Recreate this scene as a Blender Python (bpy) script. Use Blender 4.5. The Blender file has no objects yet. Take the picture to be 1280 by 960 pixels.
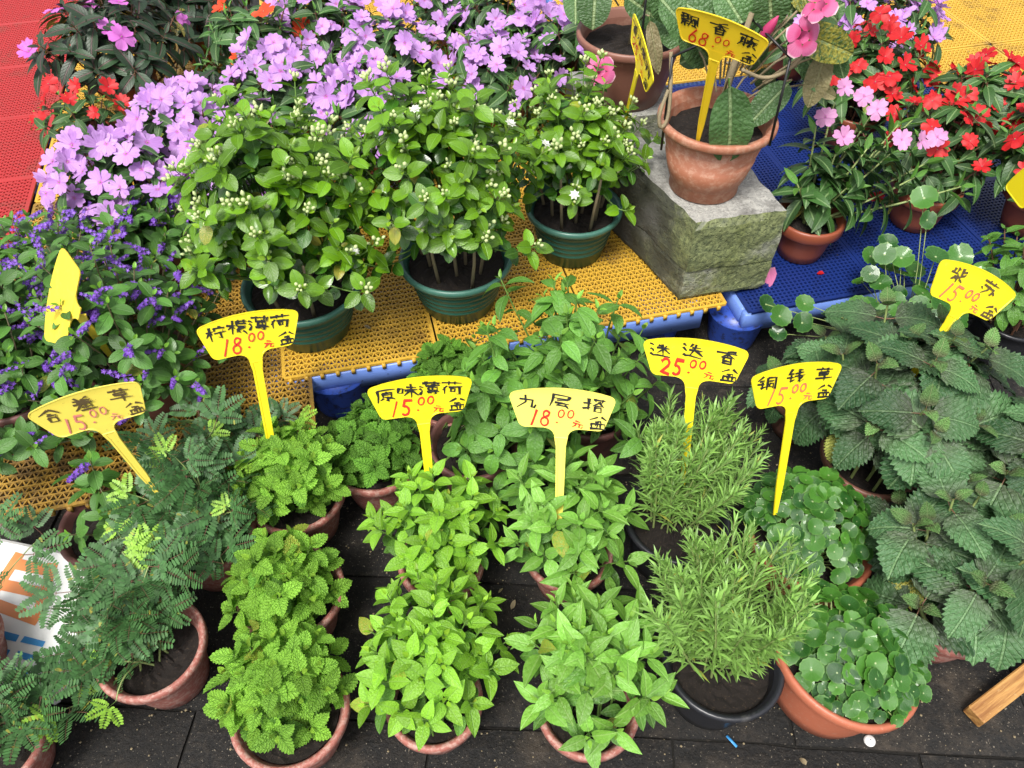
import bpy, math, random
import numpy as np
from mathutils import Matrix, Vector
R = math.radians
random.seed(7)
rng = np.random.default_rng(7)
scene = bpy.context.scene
C = scene.collection

# ------------------------------------------------------------------ camera, light, exposure
cam = bpy.data.cameras.new('camera')
cam.sensor_width = 36; cam.lens = 36*967/1280; cam.clip_start = .05; cam.clip_end = 500
co = bpy.data.objects.new('camera', cam); C.objects.link(co)
co.location = (0, 0, 1.35); co.rotation_euler = (R(90-49), 0, 0)
scene.camera = co
SUN_EL, SUN_AZ = 62, 205            # degrees; azimuth measured clockwise from +Y
w = bpy.data.worlds.new('World'); scene.world = w; w.use_nodes = True
nt = w.node_tree; nt.nodes.clear()
sky = nt.nodes.new('ShaderNodeTexSky'); sky.sky_type = 'NISHITA'; sky.sun_disc = False
sky.sun_elevation = R(SUN_EL); sky.sun_rotation = R(SUN_AZ); sky.air_density = 1.0; sky.dust_density = 4.0; sky.ozone_density = 1.0
hs = nt.nodes.new('ShaderNodeHueSaturation'); hs.inputs['Saturation'].default_value = .28
bg = nt.nodes.new('ShaderNodeBackground'); bg.inputs['Strength'].default_value = .14
ow = nt.nodes.new('ShaderNodeOutputWorld')
nt.links.new(sky.outputs[0], hs.inputs['Color']); nt.links.new(hs.outputs[0], bg.inputs[0]); nt.links.new(bg.outputs[0], ow.inputs[0])
sd = bpy.data.lights.new('sun', 'SUN'); sd.energy = 2.3; sd.angle = R(15); sd.color = (1, .96, .9)
so = bpy.data.objects.new('sun', sd); C.objects.link(so)
so.rotation_euler = (R(90-SUN_EL), 0, R(180-SUN_AZ))
so.location = (0, -2, 4)
scene.view_settings.view_transform = 'Standard'; scene.view_settings.look = 'None'
scene.view_settings.exposure = .68; scene.view_settings.gamma = 1
scene.cycles.max_bounces = 8; scene.cycles.transparent_max_bounces = 8

# ------------------------------------------------------------------ materials
MATS = {}
class NT:
    def __init__(s, name):
        s.m = bpy.data.materials.new(name); s.m.use_nodes = True
        s.t = s.m.node_tree; s.b = s.t.nodes['Principled BSDF']; s.o = s.t.nodes['Material Output']
    def n(s, typ, **k):
        nd = s.t.nodes.new(typ)
        for a, v in k.items():
            if a.startswith('i_'):
                key = a[2:]; key = int(key) if key.isdigit() else key.replace('_', ' ')
                nd.inputs[key].default_value = v
            else: setattr(nd, a, v)
        return nd
    def l(s, a, b): s.t.links.new(a, b)
    def math(s, op, a, b=None, c=None, clamp=False):
        nd = s.t.nodes.new('ShaderNodeMath'); nd.operation = op; nd.use_clamp = clamp
        for i, v in enumerate((a, b, c)):
            if v is None: continue
            if isinstance(v, (int, float)): nd.inputs[i].default_value = v
            else: s.l(v, nd.inputs[i])
        return nd.outputs[0]
    def mix(s, f, a, b, mode='MIX'):
        nd = s.t.nodes.new('ShaderNodeMix'); nd.data_type = 'RGBA'; nd.blend_type = mode
        for sock, v in ((nd.inputs['Factor'], f), (nd.inputs['A'], a), (nd.inputs['B'], b)):
            if isinstance(v, (int, float)): sock.default_value = v
            elif isinstance(v, tuple): sock.default_value = (*v, 1) if len(v) == 3 else v
            else: s.l(v, sock)
        return nd.outputs['Result']
    def noise(s, scale, detail=4, rough=.6, coord='Object', vec=None):
        if vec is None:
            if s.m.name.startswith('mat_'): vec = s.n('ShaderNodeNewGeometry').outputs['Position']
            else:
                va = s.n('ShaderNodeVectorMath', operation='ADD'); s.l(s.n('ShaderNodeTexCoord').outputs[coord], va.inputs[0])
                s.l(s.math('MULTIPLY', s.n('ShaderNodeObjectInfo').outputs['Random'], 9.7), va.inputs[1]); vec = va.outputs[0]
        nz = s.n('ShaderNodeTexNoise', i_Scale=scale, i_Detail=detail, i_Roughness=rough); s.l(vec, nz.inputs['Vector'])
        return nz.outputs['Fac']
    def ramp(s, f, lo, hi):
        nd = s.n('ShaderNodeMapRange'); nd.interpolation_type = 'SMOOTHSTEP'
        nd.inputs['From Min'].default_value = lo; nd.inputs['From Max'].default_value = hi; s.l(f, nd.inputs['Value'])
        return nd.outputs[0]
    def bump(s, h, strength=.3, dist=.002):
        nd = s.n('ShaderNodeBump', i_Strength=strength, i_Distance=dist); s.l(h, nd.inputs['Height']); s.l(nd.outputs[0], s.b.inputs['Normal']); return nd.outputs[0]

def rnd_out(g):
    oi = g.n('ShaderNodeObjectInfo'); ge = g.n('ShaderNodeNewGeometry')
    return g.math('FRACT', g.math('ADD', oi.outputs['Random'], ge.outputs['Random Per Island']))

def leaf_mat(name, ca, cb, vein, nv=6, slant=1.0, rough=.45, trans=.3, veinw=.05, bump=.4, fine=0, midw=.03, blem=None, mid=None, spec=.5, sheen=0, base=None):
    g = NT(name); r = rnd_out(g)
    uv = g.n('ShaderNodeUVMap').outputs[0]; sp = g.n('ShaderNodeSeparateXYZ'); g.l(uv, sp.inputs[0])
    ax = g.math('ABSOLUTE', g.math('SUBTRACT', sp.outputs[0], .5)); y = sp.outputs[1]
    midm = g.math('SUBTRACT', 1, g.ramp(ax, midw*.4, midw))
    ph = g.math('FRACT', g.math('MULTIPLY', g.math('SUBTRACT', y, g.math('MULTIPLY', g.math('POWER', ax, .85), slant)), nv))
    dv = g.math('ABSOLUTE', g.math('SUBTRACT', ph, .5))
    side = g.math('SUBTRACT', 1, g.ramp(dv, veinw, veinw*3.2))
    vm = g.math('MAXIMUM', midm, g.math('MULTIPLY', side, .6))
    col = g.mix(r, ca, cb)
    nz = g.noise(60, 3, .6)
    col = g.mix(g.math('MULTIPLY', g.ramp(nz, .35, .75), .35), col, tuple(c*.62 for c in ca))
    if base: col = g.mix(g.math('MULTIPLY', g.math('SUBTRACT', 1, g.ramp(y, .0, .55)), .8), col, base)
    if blem: col = g.mix(g.math('MULTIPLY', g.ramp(g.noise(25, 5, .7), .58, .72), .8), col, blem)
    col = g.mix(g.math('MULTIPLY', vm, .55), col, vein)
    if mid: col = g.mix(g.math('MULTIPLY', midm, .8), col, mid)
    # per-leaf brightness spread
    hv = g.n('ShaderNodeHueSaturation'); g.l(col, hv.inputs['Color'])
    r2 = g.math('FRACT', g.math('MULTIPLY', r, 7.31))
    g.l(g.math('ADD', .70, g.math('MULTIPLY', r2, .55)), hv.inputs['Value'])
    g.l(g.math('ADD', .492, g.math('MULTIPLY', r, .016)), hv.inputs['Hue'])
    col = hv.outputs[0]
    r3 = g.math('FRACT', g.math('MULTIPLY', r, 13.7)); yel = g.math('MULTIPLY', g.math('GREATER_THAN', r3, .984), g.ramp(g.noise(22, 4, .6), .35, .6))
    col = g.mix(g.math('MULTIPLY', yel, .75), col, (.42, .36, .05))
    g.l(col, g.b.inputs['Base Color']); g.b.inputs['Roughness'].default_value = rough
    g.b.inputs['Specular IOR Level'].default_value = spec
    if sheen: g.b.inputs['Sheen Weight'].default_value = sheen; g.b.inputs['Sheen Roughness'].default_value = .4
    h = g.math('SUBTRACT', g.math('MULTIPLY', nz, .3), vm)
    if fine:
        vz = g.n('ShaderNodeTexVoronoi', i_Scale=fine); g.l(uv, vz.inputs['Vector'])
        h = g.math('ADD', h, g.math('MULTIPLY', vz.outputs['Distance'], -1.0))
    nrm = g.bump(h, bump, .0025)
    tr = g.n('ShaderNodeBsdfTranslucent'); g.l(g.mix(.5, col, g.mix(1.0, col, (1.0, 1.25, .45), 'MULTIPLY')), tr.inputs['Color']); g.l(nrm, tr.inputs['Normal'])
    ms = g.n('ShaderNodeMixShader', i_0=trans); g.l(g.b.outputs[0], ms.inputs[1]); g.l(tr.outputs[0], ms.inputs[2]); g.l(ms.outputs[0], g.o.inputs['Surface'])
    MATS[name] = g.m; return g.m

def plain(name, col, rough=.6, var=.25, nscale=30, bumpd=.0006, dirt=None, dirt_lo=.55, dirt_hi=.7, dirt_scale=12, metal=0, spec=.5, trans=0, dirtmix=.8):
    g = NT(name); r = rnd_out(g)
    nz = g.noise(nscale, 5, .65)
    c = g.mix(g.math('MULTIPLY', nz, var*2), col, tuple(x*.55 for x in col))
    if dirt: c = g.mix(g.math('MULTIPLY', g.ramp(g.noise(dirt_scale, 6, .7), dirt_lo, dirt_hi), dirtmix), c, dirt)
    g.l(c, g.b.inputs['Base Color']); g.b.inputs['Roughness'].default_value = rough; g.b.inputs['Metallic'].default_value = metal
    g.b.inputs['Specular IOR Level'].default_value = spec
    if name.startswith('sign'): g.l(g.math('ADD', .18, g.math('MULTIPLY', g.noise(30, 5, .7), .5)), g.b.inputs['Roughness'])
    if bumpd: g.bump(g.noise(nscale*4, 4, .7), .5, bumpd)
    if trans:
        tr = g.n('ShaderNodeBsdfTranslucent'); g.l(c, tr.inputs['Color'])
        ms = g.n('ShaderNodeMixShader', i_0=trans); g.l(g.b.outputs[0], ms.inputs[1]); g.l(tr.outputs[0], ms.inputs[2]); g.l(ms.outputs[0], g.o.inputs['Surface'])
    MATS[name] = g.m; return g.m

def petal_mat(name, ca, cb, eye, eye_r=.22, edge=None, trans=.25, streak=.25):
    g = NT(name); r = rnd_out(g)
    uv = g.n('ShaderNodeUVMap').outputs[0]; sp = g.n('ShaderNodeSeparateXYZ'); g.l(uv, sp.inputs[0])
    y = sp.outputs[1]
    ax = g.math('ABSOLUTE', g.math('SUBTRACT', sp.outputs[0], .5))
    c = g.mix(r, ca, cb)
    st = g.math('SINE', g.math('MULTIPLY', g.math('DIVIDE', ax, g.math('ADD', y, .25)), 70))
    c = g.mix(g.math('MULTIPLY', g.math('ADD', st, 1), streak*.5), c, tuple(x*.8 for x in ca))
    c = g.mix(g.math('MULTIPLY', g.math('SUBTRACT', 1, g.ramp(y, eye_r*.3, eye_r)), .85), c, eye)
    if edge: c = g.mix(g.ramp(y, .86, 1.0), c, edge)
    g.l(c, g.b.inputs['Base Color']); g.b.inputs['Roughness'].default_value = .55
    tr = g.n('ShaderNodeBsdfTranslucent'); g.l(c, tr.inputs['Color'])
    ms = g.n('ShaderNodeMixShader', i_0=trans); g.l(g.b.outputs[0], ms.inputs[1]); g.l(tr.outputs[0], ms.inputs[2]); g.l(ms.outputs[0], g.o.inputs['Surface'])
    MATS[name] = g.m; return g.m

leaf_mat('balm_leaf', (.20, .46, .035), (.31, .59, .06), (.13, .32, .03), 6, .9, .5, .28, .06, .9, fine=16)
leaf_mat('balm_young', (.29, .55, .045), (.36, .60, .055), (.24, .46, .04), 6, .9, .5, .3, .05, .8, fine=14)
leaf_mat('balm_dark_leaf', (.10, .27, .025), (.17, .38, .035), (.06, .18, .02), 6, .9, .5, .28, .06, .9, fine=16)
leaf_mat('mint_leaf', (.19, .44, .025), (.30, .58, .05), (.25, .46, .09), 5, 1.3, .42, .28, .03, .5, fine=12)
leaf_mat('mint_young', (.28, .52, .03), (.36, .60, .045), (.28, .52, .06), 5, 1.3, .42, .3, .03, .4)
leaf_mat('basil_leaf', (.15, .37, .04), (.26, .52, .08), (.30, .50, .14), 5, 1.9, .42, .25, .03, .5, fine=9)
leaf_mat('basil_young', (.23, .47, .055), (.30, .53, .07), (.24, .48, .06), 5, 1.9, .42, .28, .03, .4)
leaf_mat('wild_basil_leaf', (.09, .25, .03), (.17, .38, .055), (.16, .34, .09), 6, 1.6, .45, .25, .03, .5, fine=10)
leaf_mat('wild_basil_young', (.20, .44, .05), (.26, .50, .07), (.18, .40, .06), 6, 1.6, .45, .28, .03, .5)
leaf_mat('jasmine_leaf', (.075, .20, .005), (.19, .38, .012), (.17, .36, .05), 5, 1.3, .27, .22, .025, .5, spec=.6)
leaf_mat('jasmine_young', (.20, .38, .015), (.28, .46, .025), (.22, .42, .06), 5, 1.3, .28, .28, .025, .4, spec=.6)
leaf_mat('duranta_leaf', (.055, .16, .025), (.11, .27, .04), (.12, .26, .06), 5, 1.4, .38, .22, .03, .5)
leaf_mat('duranta_young', (.14, .34, .03), (.20, .42, .04), (.18, .38, .06), 5, 1.4, .38, .28, .03, .4)
leaf_mat('impatiens_leaf', (.03, .085, .022), (.06, .15, .03), (.10, .19, .06), 8, 1.2, .4, .18, .03, .6, mid=(.16, .26, .10))
leaf_mat('impatiens_young', (.09, .24, .035), (.14, .33, .05), (.14, .28, .06), 8, 1.2, .4, .22, .03, .5)
leaf_mat('dark_impatiens_leaf', (.018, .045, .02), (.03, .07, .026), (.05, .05, .035), 8, 1.2, .38, .12, .03, .6, mid=(.10, .05, .05))
leaf_mat('vine_leaf', (.05, .12, .035), (.09, .18, .055), (.12, .21, .08), 11, .7, .45, .15, .022, .9, fine=22, mid=(.25, .34, .15), blem=(.15, .22, .09))
leaf_mat('vine_old_leaf', (.28, .25, .12), (.38, .30, .16), (.34, .33, .16), 9, .7, .55, .15, .02, .7, fine=20, blem=(.16, .22, .07))
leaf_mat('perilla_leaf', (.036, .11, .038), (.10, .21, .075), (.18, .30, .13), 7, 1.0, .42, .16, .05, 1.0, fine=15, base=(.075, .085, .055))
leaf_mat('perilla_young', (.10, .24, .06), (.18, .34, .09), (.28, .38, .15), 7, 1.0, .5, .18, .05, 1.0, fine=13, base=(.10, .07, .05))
leaf_mat('perilla_yellow_leaf', (.38, .42, .08), (.45, .46, .10), (.14, .25, .07), 7, 1.0, .5, .2, .07, 1.0, fine=15, blem=(.14, .26, .07))
leaf_mat('mimosa_leaf', (.03, .105, .028), (.065, .19, .045), (.10, .20, .07), 1, 1, .5, .2, .0, .1)
leaf_mat('mimosa_young', (.28, .54, .04), (.36, .60, .05), (.26, .48, .08), 1, 1, .5, .28, .0, .1)
leaf_mat('rosemary_leaf', (.13, .35, .03), (.29, .55, .07), (.26, .38, .14), 1, 1, .45, .15, .0, .1)
leaf_mat('balm_old_shaded_leaf', (.09, .24, .02), (.15, .34, .03), (.07, .2, .02), 6, .9, .5, .22, .06, .9, fine=16)  # lower-node greens, four kinds: leaf age plus inner-bush shade put into the colour
leaf_mat('mint_old_shaded_leaf', (.08, .22, .02), (.14, .32, .03), (.14, .3, .05), 5, 1.3, .42, .22, .03, .5, fine=12)
leaf_mat('basil_old_shaded_leaf', (.07, .2, .025), (.13, .30, .04), (.18, .34, .08), 5, 1.9, .42, .2, .03, .5, fine=9)
leaf_mat('jasmine_old_shaded_leaf', (.03, .10, .008), (.06, .18, .012), (.10, .22, .04), 5, 1.3, .25, .15, .025, .5, spec=.6)
plain('stem_green', (.14, .26, .05), .5); plain('stem_pale', (.28, .36, .12), .5)
plain('stem_wood', (.30, .24, .14), .8, .4, 60, .002); plain('stem_red', (.20, .10, .06), .5)
plain('bud', (.62, .72, .34), .4, .15, 40, 0, trans=.2); plain('white_petal', (.80, .82, .74), .5, .05, 40, 0, trans=.3)
petal_mat('lilac_petal', (.50, .24, .63), (.64, .38, .76), (.50, .10, .44), .20, streak=.4)
petal_mat('magenta_petal', (.60, .14, .56), (.66, .2, .62), (.42, .05, .36), .25)
petal_mat('red_petal', (.50, .008, .012), (.64, .014, .016), (.5, .0, .05), .15, streak=.3)
petal_mat('orange_petal', (.82, .06, .015), (.85, .09, .02), (.5, .01, .02), .15)
petal_mat('pink_petal', (.62, .26, .50), (.70, .34, .60), (.5, .1, .4), .15)
petal_mat('vine_petal', (.60, .11, .28), (.68, .18, .36), (.55, .04, .16), .5, edge=(.85, .55, .62))
petal_mat('purple_petal', (.15, .055, .42), (.24, .09, .56), (.5, .4, .7), .2, streak=0)
petal_mat('fallen_petal', (.72, .2, .42), (.75, .25, .45), (.6, .3, .4), .3, edge=(.8, .6, .6))
plain('soil', (.014, .009, .006), .95, .6, 200, .004, dirt=(.075, .05, .03), dirt_scale=260, dirt_lo=.58, dirt_hi=.66)
plain('pot_pink', (.38, .13, .10), .6, .35, 9, .0008, dirt=(.46, .30, .25), dirt_scale=130, dirt_lo=.46, dirt_hi=.60, dirtmix=.7)
plain('pot_red', (.46, .14, .075), .45, .2, 18, .0005, dirt=(.45, .28, .2), dirt_scale=140, dirt_lo=.56, dirt_hi=.7, dirtmix=.5)
plain('pot_dusky', (.20, .085, .075), .5, .25, 20, .0006, dirt=(.06, .035, .03), dirt_scale=20)
plain('pot_terra', (.42, .155, .085), .6, .35, 22, .0012, dirt=(.50, .30, .21), dirt_scale=60, dirt_lo=.42, dirt_hi=.70, dirtmix=.7)
plain('pot_brown', (.26, .115, .08), .45, .25, 14, .0006, dirt=(.36, .2, .14), dirt_scale=20)
plain('pot_nursery', (.30, .08, .04), .4, .2, 14, .0004, dirt=(.42, .26, .24), dirt_scale=14, dirt_lo=.6, dirt_hi=.75, dirtmix=.6)
plain('pot_black', (.022, .023, .028), .32, .3, 20, .0004, dirt=(.09, .085, .08), dirt_scale=30, dirt_lo=.58, dirt_hi=.75, dirtmix=.6)
plain('pot_green', (.018, .085, .06), .33, .15, 12, .0003, dirt=(.07, .12, .09), dirt_scale=30, dirt_lo=.6, dirt_hi=.8, dirtmix=.5)
plain('green_rim', (.06, .17, .13), .33, .15, 12, .0003)
plain('sign_yellow', (.82, .67, .012), .35, .06, 12, .0002, dirt=(.70, .55, .05), dirt_scale=70, dirt_lo=.61, dirt_hi=.70, dirtmix=.75)
plain('sign_pale', (.86, .76, .13), .38, .08, 14, .0002, dirt=(.62, .5, .1), dirt_scale=60, dirt_lo=.64, dirt_hi=.72, dirtmix=.5)
plain('sign_gold', (.82, .56, .02), .35, .08, 12, .0002, dirt=(.70, .5, .05), dirt_scale=70, dirt_lo=.64, dirt_hi=.72, dirtmix=.6)
plain('sign_dirty', (.80, .66, .10), .5, .15, 14, .0003, dirt=(.12, .09, .03), dirt_scale=150, dirt_lo=.63, dirt_hi=.70, dirtmix=.8)
plain('sign_blank', (.84, .64, .05), .4, .1, 12, .0002, dirt=(.36, .30, .08), dirt_scale=38, dirt_lo=.52, dirt_hi=.66, dirtmix=.55)
plain('ink_black', (.010, .010, .010), .5, .1, 40, 0); plain('ink_brown', (.09, .06, .02), .6, .2, 60, 0)
plain('ink_red', (.62, .03, .012), .5, .1, 40, 0); plain('ink_faded', (.62, .16, .06), .6, .2, 40, 0); plain('ink_pink', (.62, .2, .16), .6, .2, 40, 0)
plain('mat_yellow', (.70, .42, .05), .42, .22, 6, .0004, dirt=(.15, .08, .03), dirt_scale=7, dirt_lo=.50, dirt_hi=.74, dirtmix=.7)
plain('mat_yellow_dirty_shaded', (.50, .29, .04), .5, .3, 6, .0004, dirt=(.11, .065, .03), dirt_scale=9, dirt_lo=.42, dirt_hi=.65, dirtmix=.8)  # yellow darkened for dirt and shadow together, both held in the colour
plain('mat_red', (.44, .028, .028), .45, .2, 6, .0004, dirt=(.20, .06, .04), dirt_scale=6, dirt_lo=.5, dirt_hi=.7, dirtmix=.8)
plain('mat_blue', (.009, .028, .17), .4, .2, 8, .0004, dirt=(.012, .02, .08), dirt_scale=9, dirt_lo=.5, dirt_hi=.7, dirtmix=.6)
plain('plastic_blue', (.17, .29, .74), .38, .15, 8, .0006, dirt=(.02, .03, .09), dirt_scale=110, dirt_lo=.62, dirt_hi=.70, dirtmix=.9)
plain('leg_blue', (.035, .09, .46), .38, .2, 8, .0008, dirt=(.02, .022, .05), dirt_scale=70, dirt_lo=.5, dirt_hi=.62, dirtmix=.85)
plain('wire_black', (.012, .012, .013), .4, .1, 40, 0)
plain('metal_pale', (.62, .62, .60), .35, .1, 20, .0002, metal=.3)
plain('board_white', (.82, .83, .82), .35, .03, 20, .0002)
plain('print_orange', (.75, .26, .08), .4, .05, 20, 0); plain('print_blue', (.05, .28, .62), .4, .05, 20, 0)
plain('cap_white', (.72, .70, .68), .3, .1, 20, .0002)

# stone / paving / wood
g = NT('concrete'); n1 = g.noise(9, 8, .7); n2 = g.noise(90, 6, .8); n3 = g.noise(4.0, 5, .6)
geo = g.n('ShaderNodeNewGeometry'); sp = g.n('ShaderNodeSeparateXYZ'); g.l(geo.outputs['Normal'], sp.inputs[0])
c = g.mix(g.ramp(n2, .3, .7), (.25, .25, .23), (.47, .46, .42))
c = g.mix(g.math('MULTIPLY', g.ramp(n1, .5, .68), .75), c, (.10, .095, .085))
sidef = g.math('SUBTRACT', 1, g.ramp(sp.outputs[2], .3, .8))
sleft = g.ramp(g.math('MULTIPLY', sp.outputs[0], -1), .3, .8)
moss = g.math('MULTIPLY', g.ramp(g.math('ADD', n3, g.math('MULTIPLY', n1, .4)), .55, .74), sidef)
c = g.mix(g.math('MULTIPLY', moss, .85), c, g.mix(g.ramp(n2, .35, .65), (.05, .075, .012), (.24, .28, .08)))
tc = g.n('ShaderNodeTexCoord'); sz = g.n('ShaderNodeSeparateXYZ'); g.l(tc.outputs['Object'], sz.inputs[0])
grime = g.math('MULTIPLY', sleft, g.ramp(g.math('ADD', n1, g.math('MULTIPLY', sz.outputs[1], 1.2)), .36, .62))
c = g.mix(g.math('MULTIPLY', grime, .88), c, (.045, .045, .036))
g.l(c, g.b.inputs['Base Color']); g.b.inputs['Roughness'].default_value = .9
vz = g.n('ShaderNodeTexVoronoi', i_Scale=140.0); g.l(tc.outputs['Object'], vz.inputs['Vector']); pits = g.ramp(vz.outputs['Distance'], .05, .35)
g.bump(g.math('ADD', g.math('MULTIPLY', pits, .6), g.math('ADD', n2, g.math('MULTIPLY', n1, .45))), .9, .005); MATS['concrete'] = g.m

g = NT('paving'); n1 = g.noise(6, 7, .65); n2 = g.noise(120, 5, .75); oi = g.n('ShaderNodeObjectInfo')
c = g.mix(g.ramp(n2, .42, .66), (.0022, .002, .0016), (.017, .0135, .010))
c = g.mix(g.math('MULTIPLY', g.ramp(n1, .45, .7), .6), c, (.005, .0045, .004))
c = g.mix(g.math('MULTIPLY', g.ramp(g.noise(5, 7, .75), .50, .72), .6), c, (.085, .065, .045))
sp_ = g.ramp(g.noise(300, 2, .5), .665, .72); c = g.mix(g.math('MULTIPLY', sp_, .7), c, (.30, .26, .2))
hv = g.n('ShaderNodeHueSaturation'); g.l(c, hv.inputs['Color']); g.l(g.math('ADD', .75, g.math('MULTIPLY', oi.outputs['Random'], .5)), hv.inputs['Value'])
g.l(hv.outputs[0], g.b.inputs['Base Color']); g.l(g.math('ADD', .45, g.math('MULTIPLY', n1, .5)), g.b.inputs['Roughness'])
g.bump(g.math('ADD', n2, n1), .9, .005); MATS['paving'] = g.m
plain('joint_dirt', (.008, .007, .005), .95, .5, 30, .004, dirt=(.05, .04, .03), dirt_scale=60)
g = NT('wood'); tc = g.n('ShaderNodeTexCoord'); mp = g.n('ShaderNodeMapping'); mp.inputs['Scale'].default_value = (3, 40, 40); g.l(tc.outputs['Object'], mp.inputs[0])
nz = g.noise(2.2, 6, .7, vec=mp.outputs[0]); c = g.mix(g.ramp(nz, .3, .7), (.22, .085, .02), (.55, .30, .09))
c = g.mix(g.ramp(g.noise(30, 5, .7), .6, .75), c, (.60, .46, .24)); g.l(c, g.b.inputs['Base Color']); g.b.inputs['Roughness'].default_value = .55
g.bump(nz, .6, .003); MATS['wood'] = g.m

# ------------------------------------------------------------------ object helpers
def thing(name, label, cat, loc=(0, 0, 0), rz=0, group=None):
    o = bpy.data.objects.new(name, None); C.objects.link(o); o.empty_display_size = .03
    o.location = loc; o.rotation_euler = (0, 0, rz); o['label'] = label; o['category'] = cat
    if group: o['group'] = group
    return o
def tag(o, label, cat, group=None):
    o['label'] = label; o['category'] = cat
    if group: o['group'] = group
def link(name, me, parent=None, mat=None):
    o = bpy.data.objects.new(name, me); C.objects.link(o)
    if parent: o.parent = parent
    if mat is not None: o.matrix_basis = mat
    return o
class G:
    """collects vertices and faces for one mesh"""
    def __init__(s): s.v = []; s.f = []; s.mi = []; s.uv = []; s.n = 0
    def add(s, v, f, mi=0, uv=None):
        v = np.asarray(v, float).reshape(-1, 3)
        s.v.append(v); s.f += [tuple(i + s.n for i in q) for q in f]; s.mi += [mi]*len(f) if isinstance(mi, int) else mi
        s.uv.append(np.zeros((len(v), 2)) if uv is None else np.asarray(uv)); s.n += len(v)
        return s
    def mesh(s, name, mats, smooth=True):
        me = bpy.data.meshes.new(name); V = np.concatenate(s.v) if s.v else np.zeros((0, 3))
        me.from_pydata(V.tolist(), [], s.f)
        UV = np.concatenate(s.uv) if s.uv else np.zeros((0, 2))
        uvl = me.uv_layers.new(name='UVMap'); li = np.zeros(len(me.loops), dtype=np.int32); me.loops.foreach_get('vertex_index', li)
        uvl.data.foreach_set('uv', UV[li].astype(np.float32).ravel())
        for m in mats: me.materials.append(MATS[m])
        me.polygons.foreach_set('material_index', s.mi)
        me.polygons.foreach_set('use_smooth', [smooth]*len(s.f)); me.update()
        return me
def nrm(a): a = np.asarray(a, float); return a/(np.linalg.norm(a) + 1e-9)
def frame(pos, y, up, sc=1., sx=None):
    y = nrm(y); x = np.cross(y, up); 
    if np.linalg.norm(x) < 1e-4: x = np.cross(y, (1, .1, 0))
    x = nrm(x); z = np.cross(x, y)
    m = np.eye(4); m[:3, 0] = x*(sx or sc); m[:3, 1] = y*sc; m[:3, 2] = z*sc; m[:3, 3] = pos
    return m
def tube(g, pts, rad, n=5, mi=0, cap=True, flat=1.):
    pts = [np.asarray(p, float) for p in pts]; k = len(pts)
    if not hasattr(rad, '__len__'): rad = [rad]*k
    T = [nrm(pts[min(i+1, k-1)] - pts[max(i-1, 0)]) for i in range(k)]
    ref = np.array([0, 0, 1.]) if abs(T[0][2]) < .9 else np.array([1., 0, 0])
    V = []; F = []
    for i in range(k):
        a = nrm(np.cross(T[i], ref)); b = np.cross(T[i], a)
        for j in range(n):
            t = 2*math.pi*j/n; V.append(pts[i] + rad[i]*(a*math.cos(t) + b*math.sin(t)*flat))
    for i in range(k-1):
        for j in range(n): F.append((i*n+j, i*n+(j+1) % n, (i+1)*n+(j+1) % n, (i+1)*n+j))
    if cap: F.append(tuple(range(n-1, -1, -1))); F.append(tuple((k-1)*n+j for j in range(n)))
    g.add(V, F, mi)
def box(g, lo, hi, mi=0, bev=0):
    x0, y0, z0 = lo; x1, y1, z1 = hi
    if not bev:
        V = [(x, y, z) for z in (z0, z1) for y in (y0, y1) for x in (x0, x1)]
        g.add(V, [(0, 2, 3, 1), (4, 5, 7, 6), (0, 1, 5, 4), (2, 6, 7, 3), (0, 4, 6, 2), (1, 3, 7, 5)], mi); return
    def ring(z, d): return [(x0+d, y0, z), (x1-d, y0, z), (x1, y0+d, z), (x1, y1-d, z), (x1-d, y1, z), (x0+d, y1, z), (x0, y1-d, z), (x0, y0+d, z)]
    def ringi(z): b = bev; return [(x0+2*b, y0+b, z), (x1-2*b, y0+b, z), (x1-b, y0+2*b, z), (x1-b, y1-2*b, z), (x1-2*b, y1-b, z), (x0+2*b, y1-b, z), (x0+b, y1-2*b, z), (x0+b, y0+2*b, z)]
    V = ring(z0, bev) + ring(z1-bev, bev) + ringi(z1); F = []
    for r in range(2):
        for j in range(8): F.append((r*8+j, r*8+(j+1) % 8, (r+1)*8+(j+1) % 8, (r+1)*8+j))
    F.append(tuple(range(16, 24))); F.append(tuple(range(7, -1, -1))); g.add(V, F, mi)
def lathe(g, prof, n=40, mi=0, wob=0.):
    V = []; F = []; k = len(prof); ph = rng.uniform(0, 6.28)
    for r, z in prof:
        for j in range(n):
            t = 2*math.pi*j/n; rr = r*(1 + wob*math.sin(2*t + ph)); V.append((rr*math.cos(t), rr*math.sin(t), z))
    for i in range(k-1):
        for j in range(n): F.append((i*n+j, i*n+(j+1) % n, (i+1)*n+(j+1) % n, (i+1)*n+j))
    g.add(V, F, mi)

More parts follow.
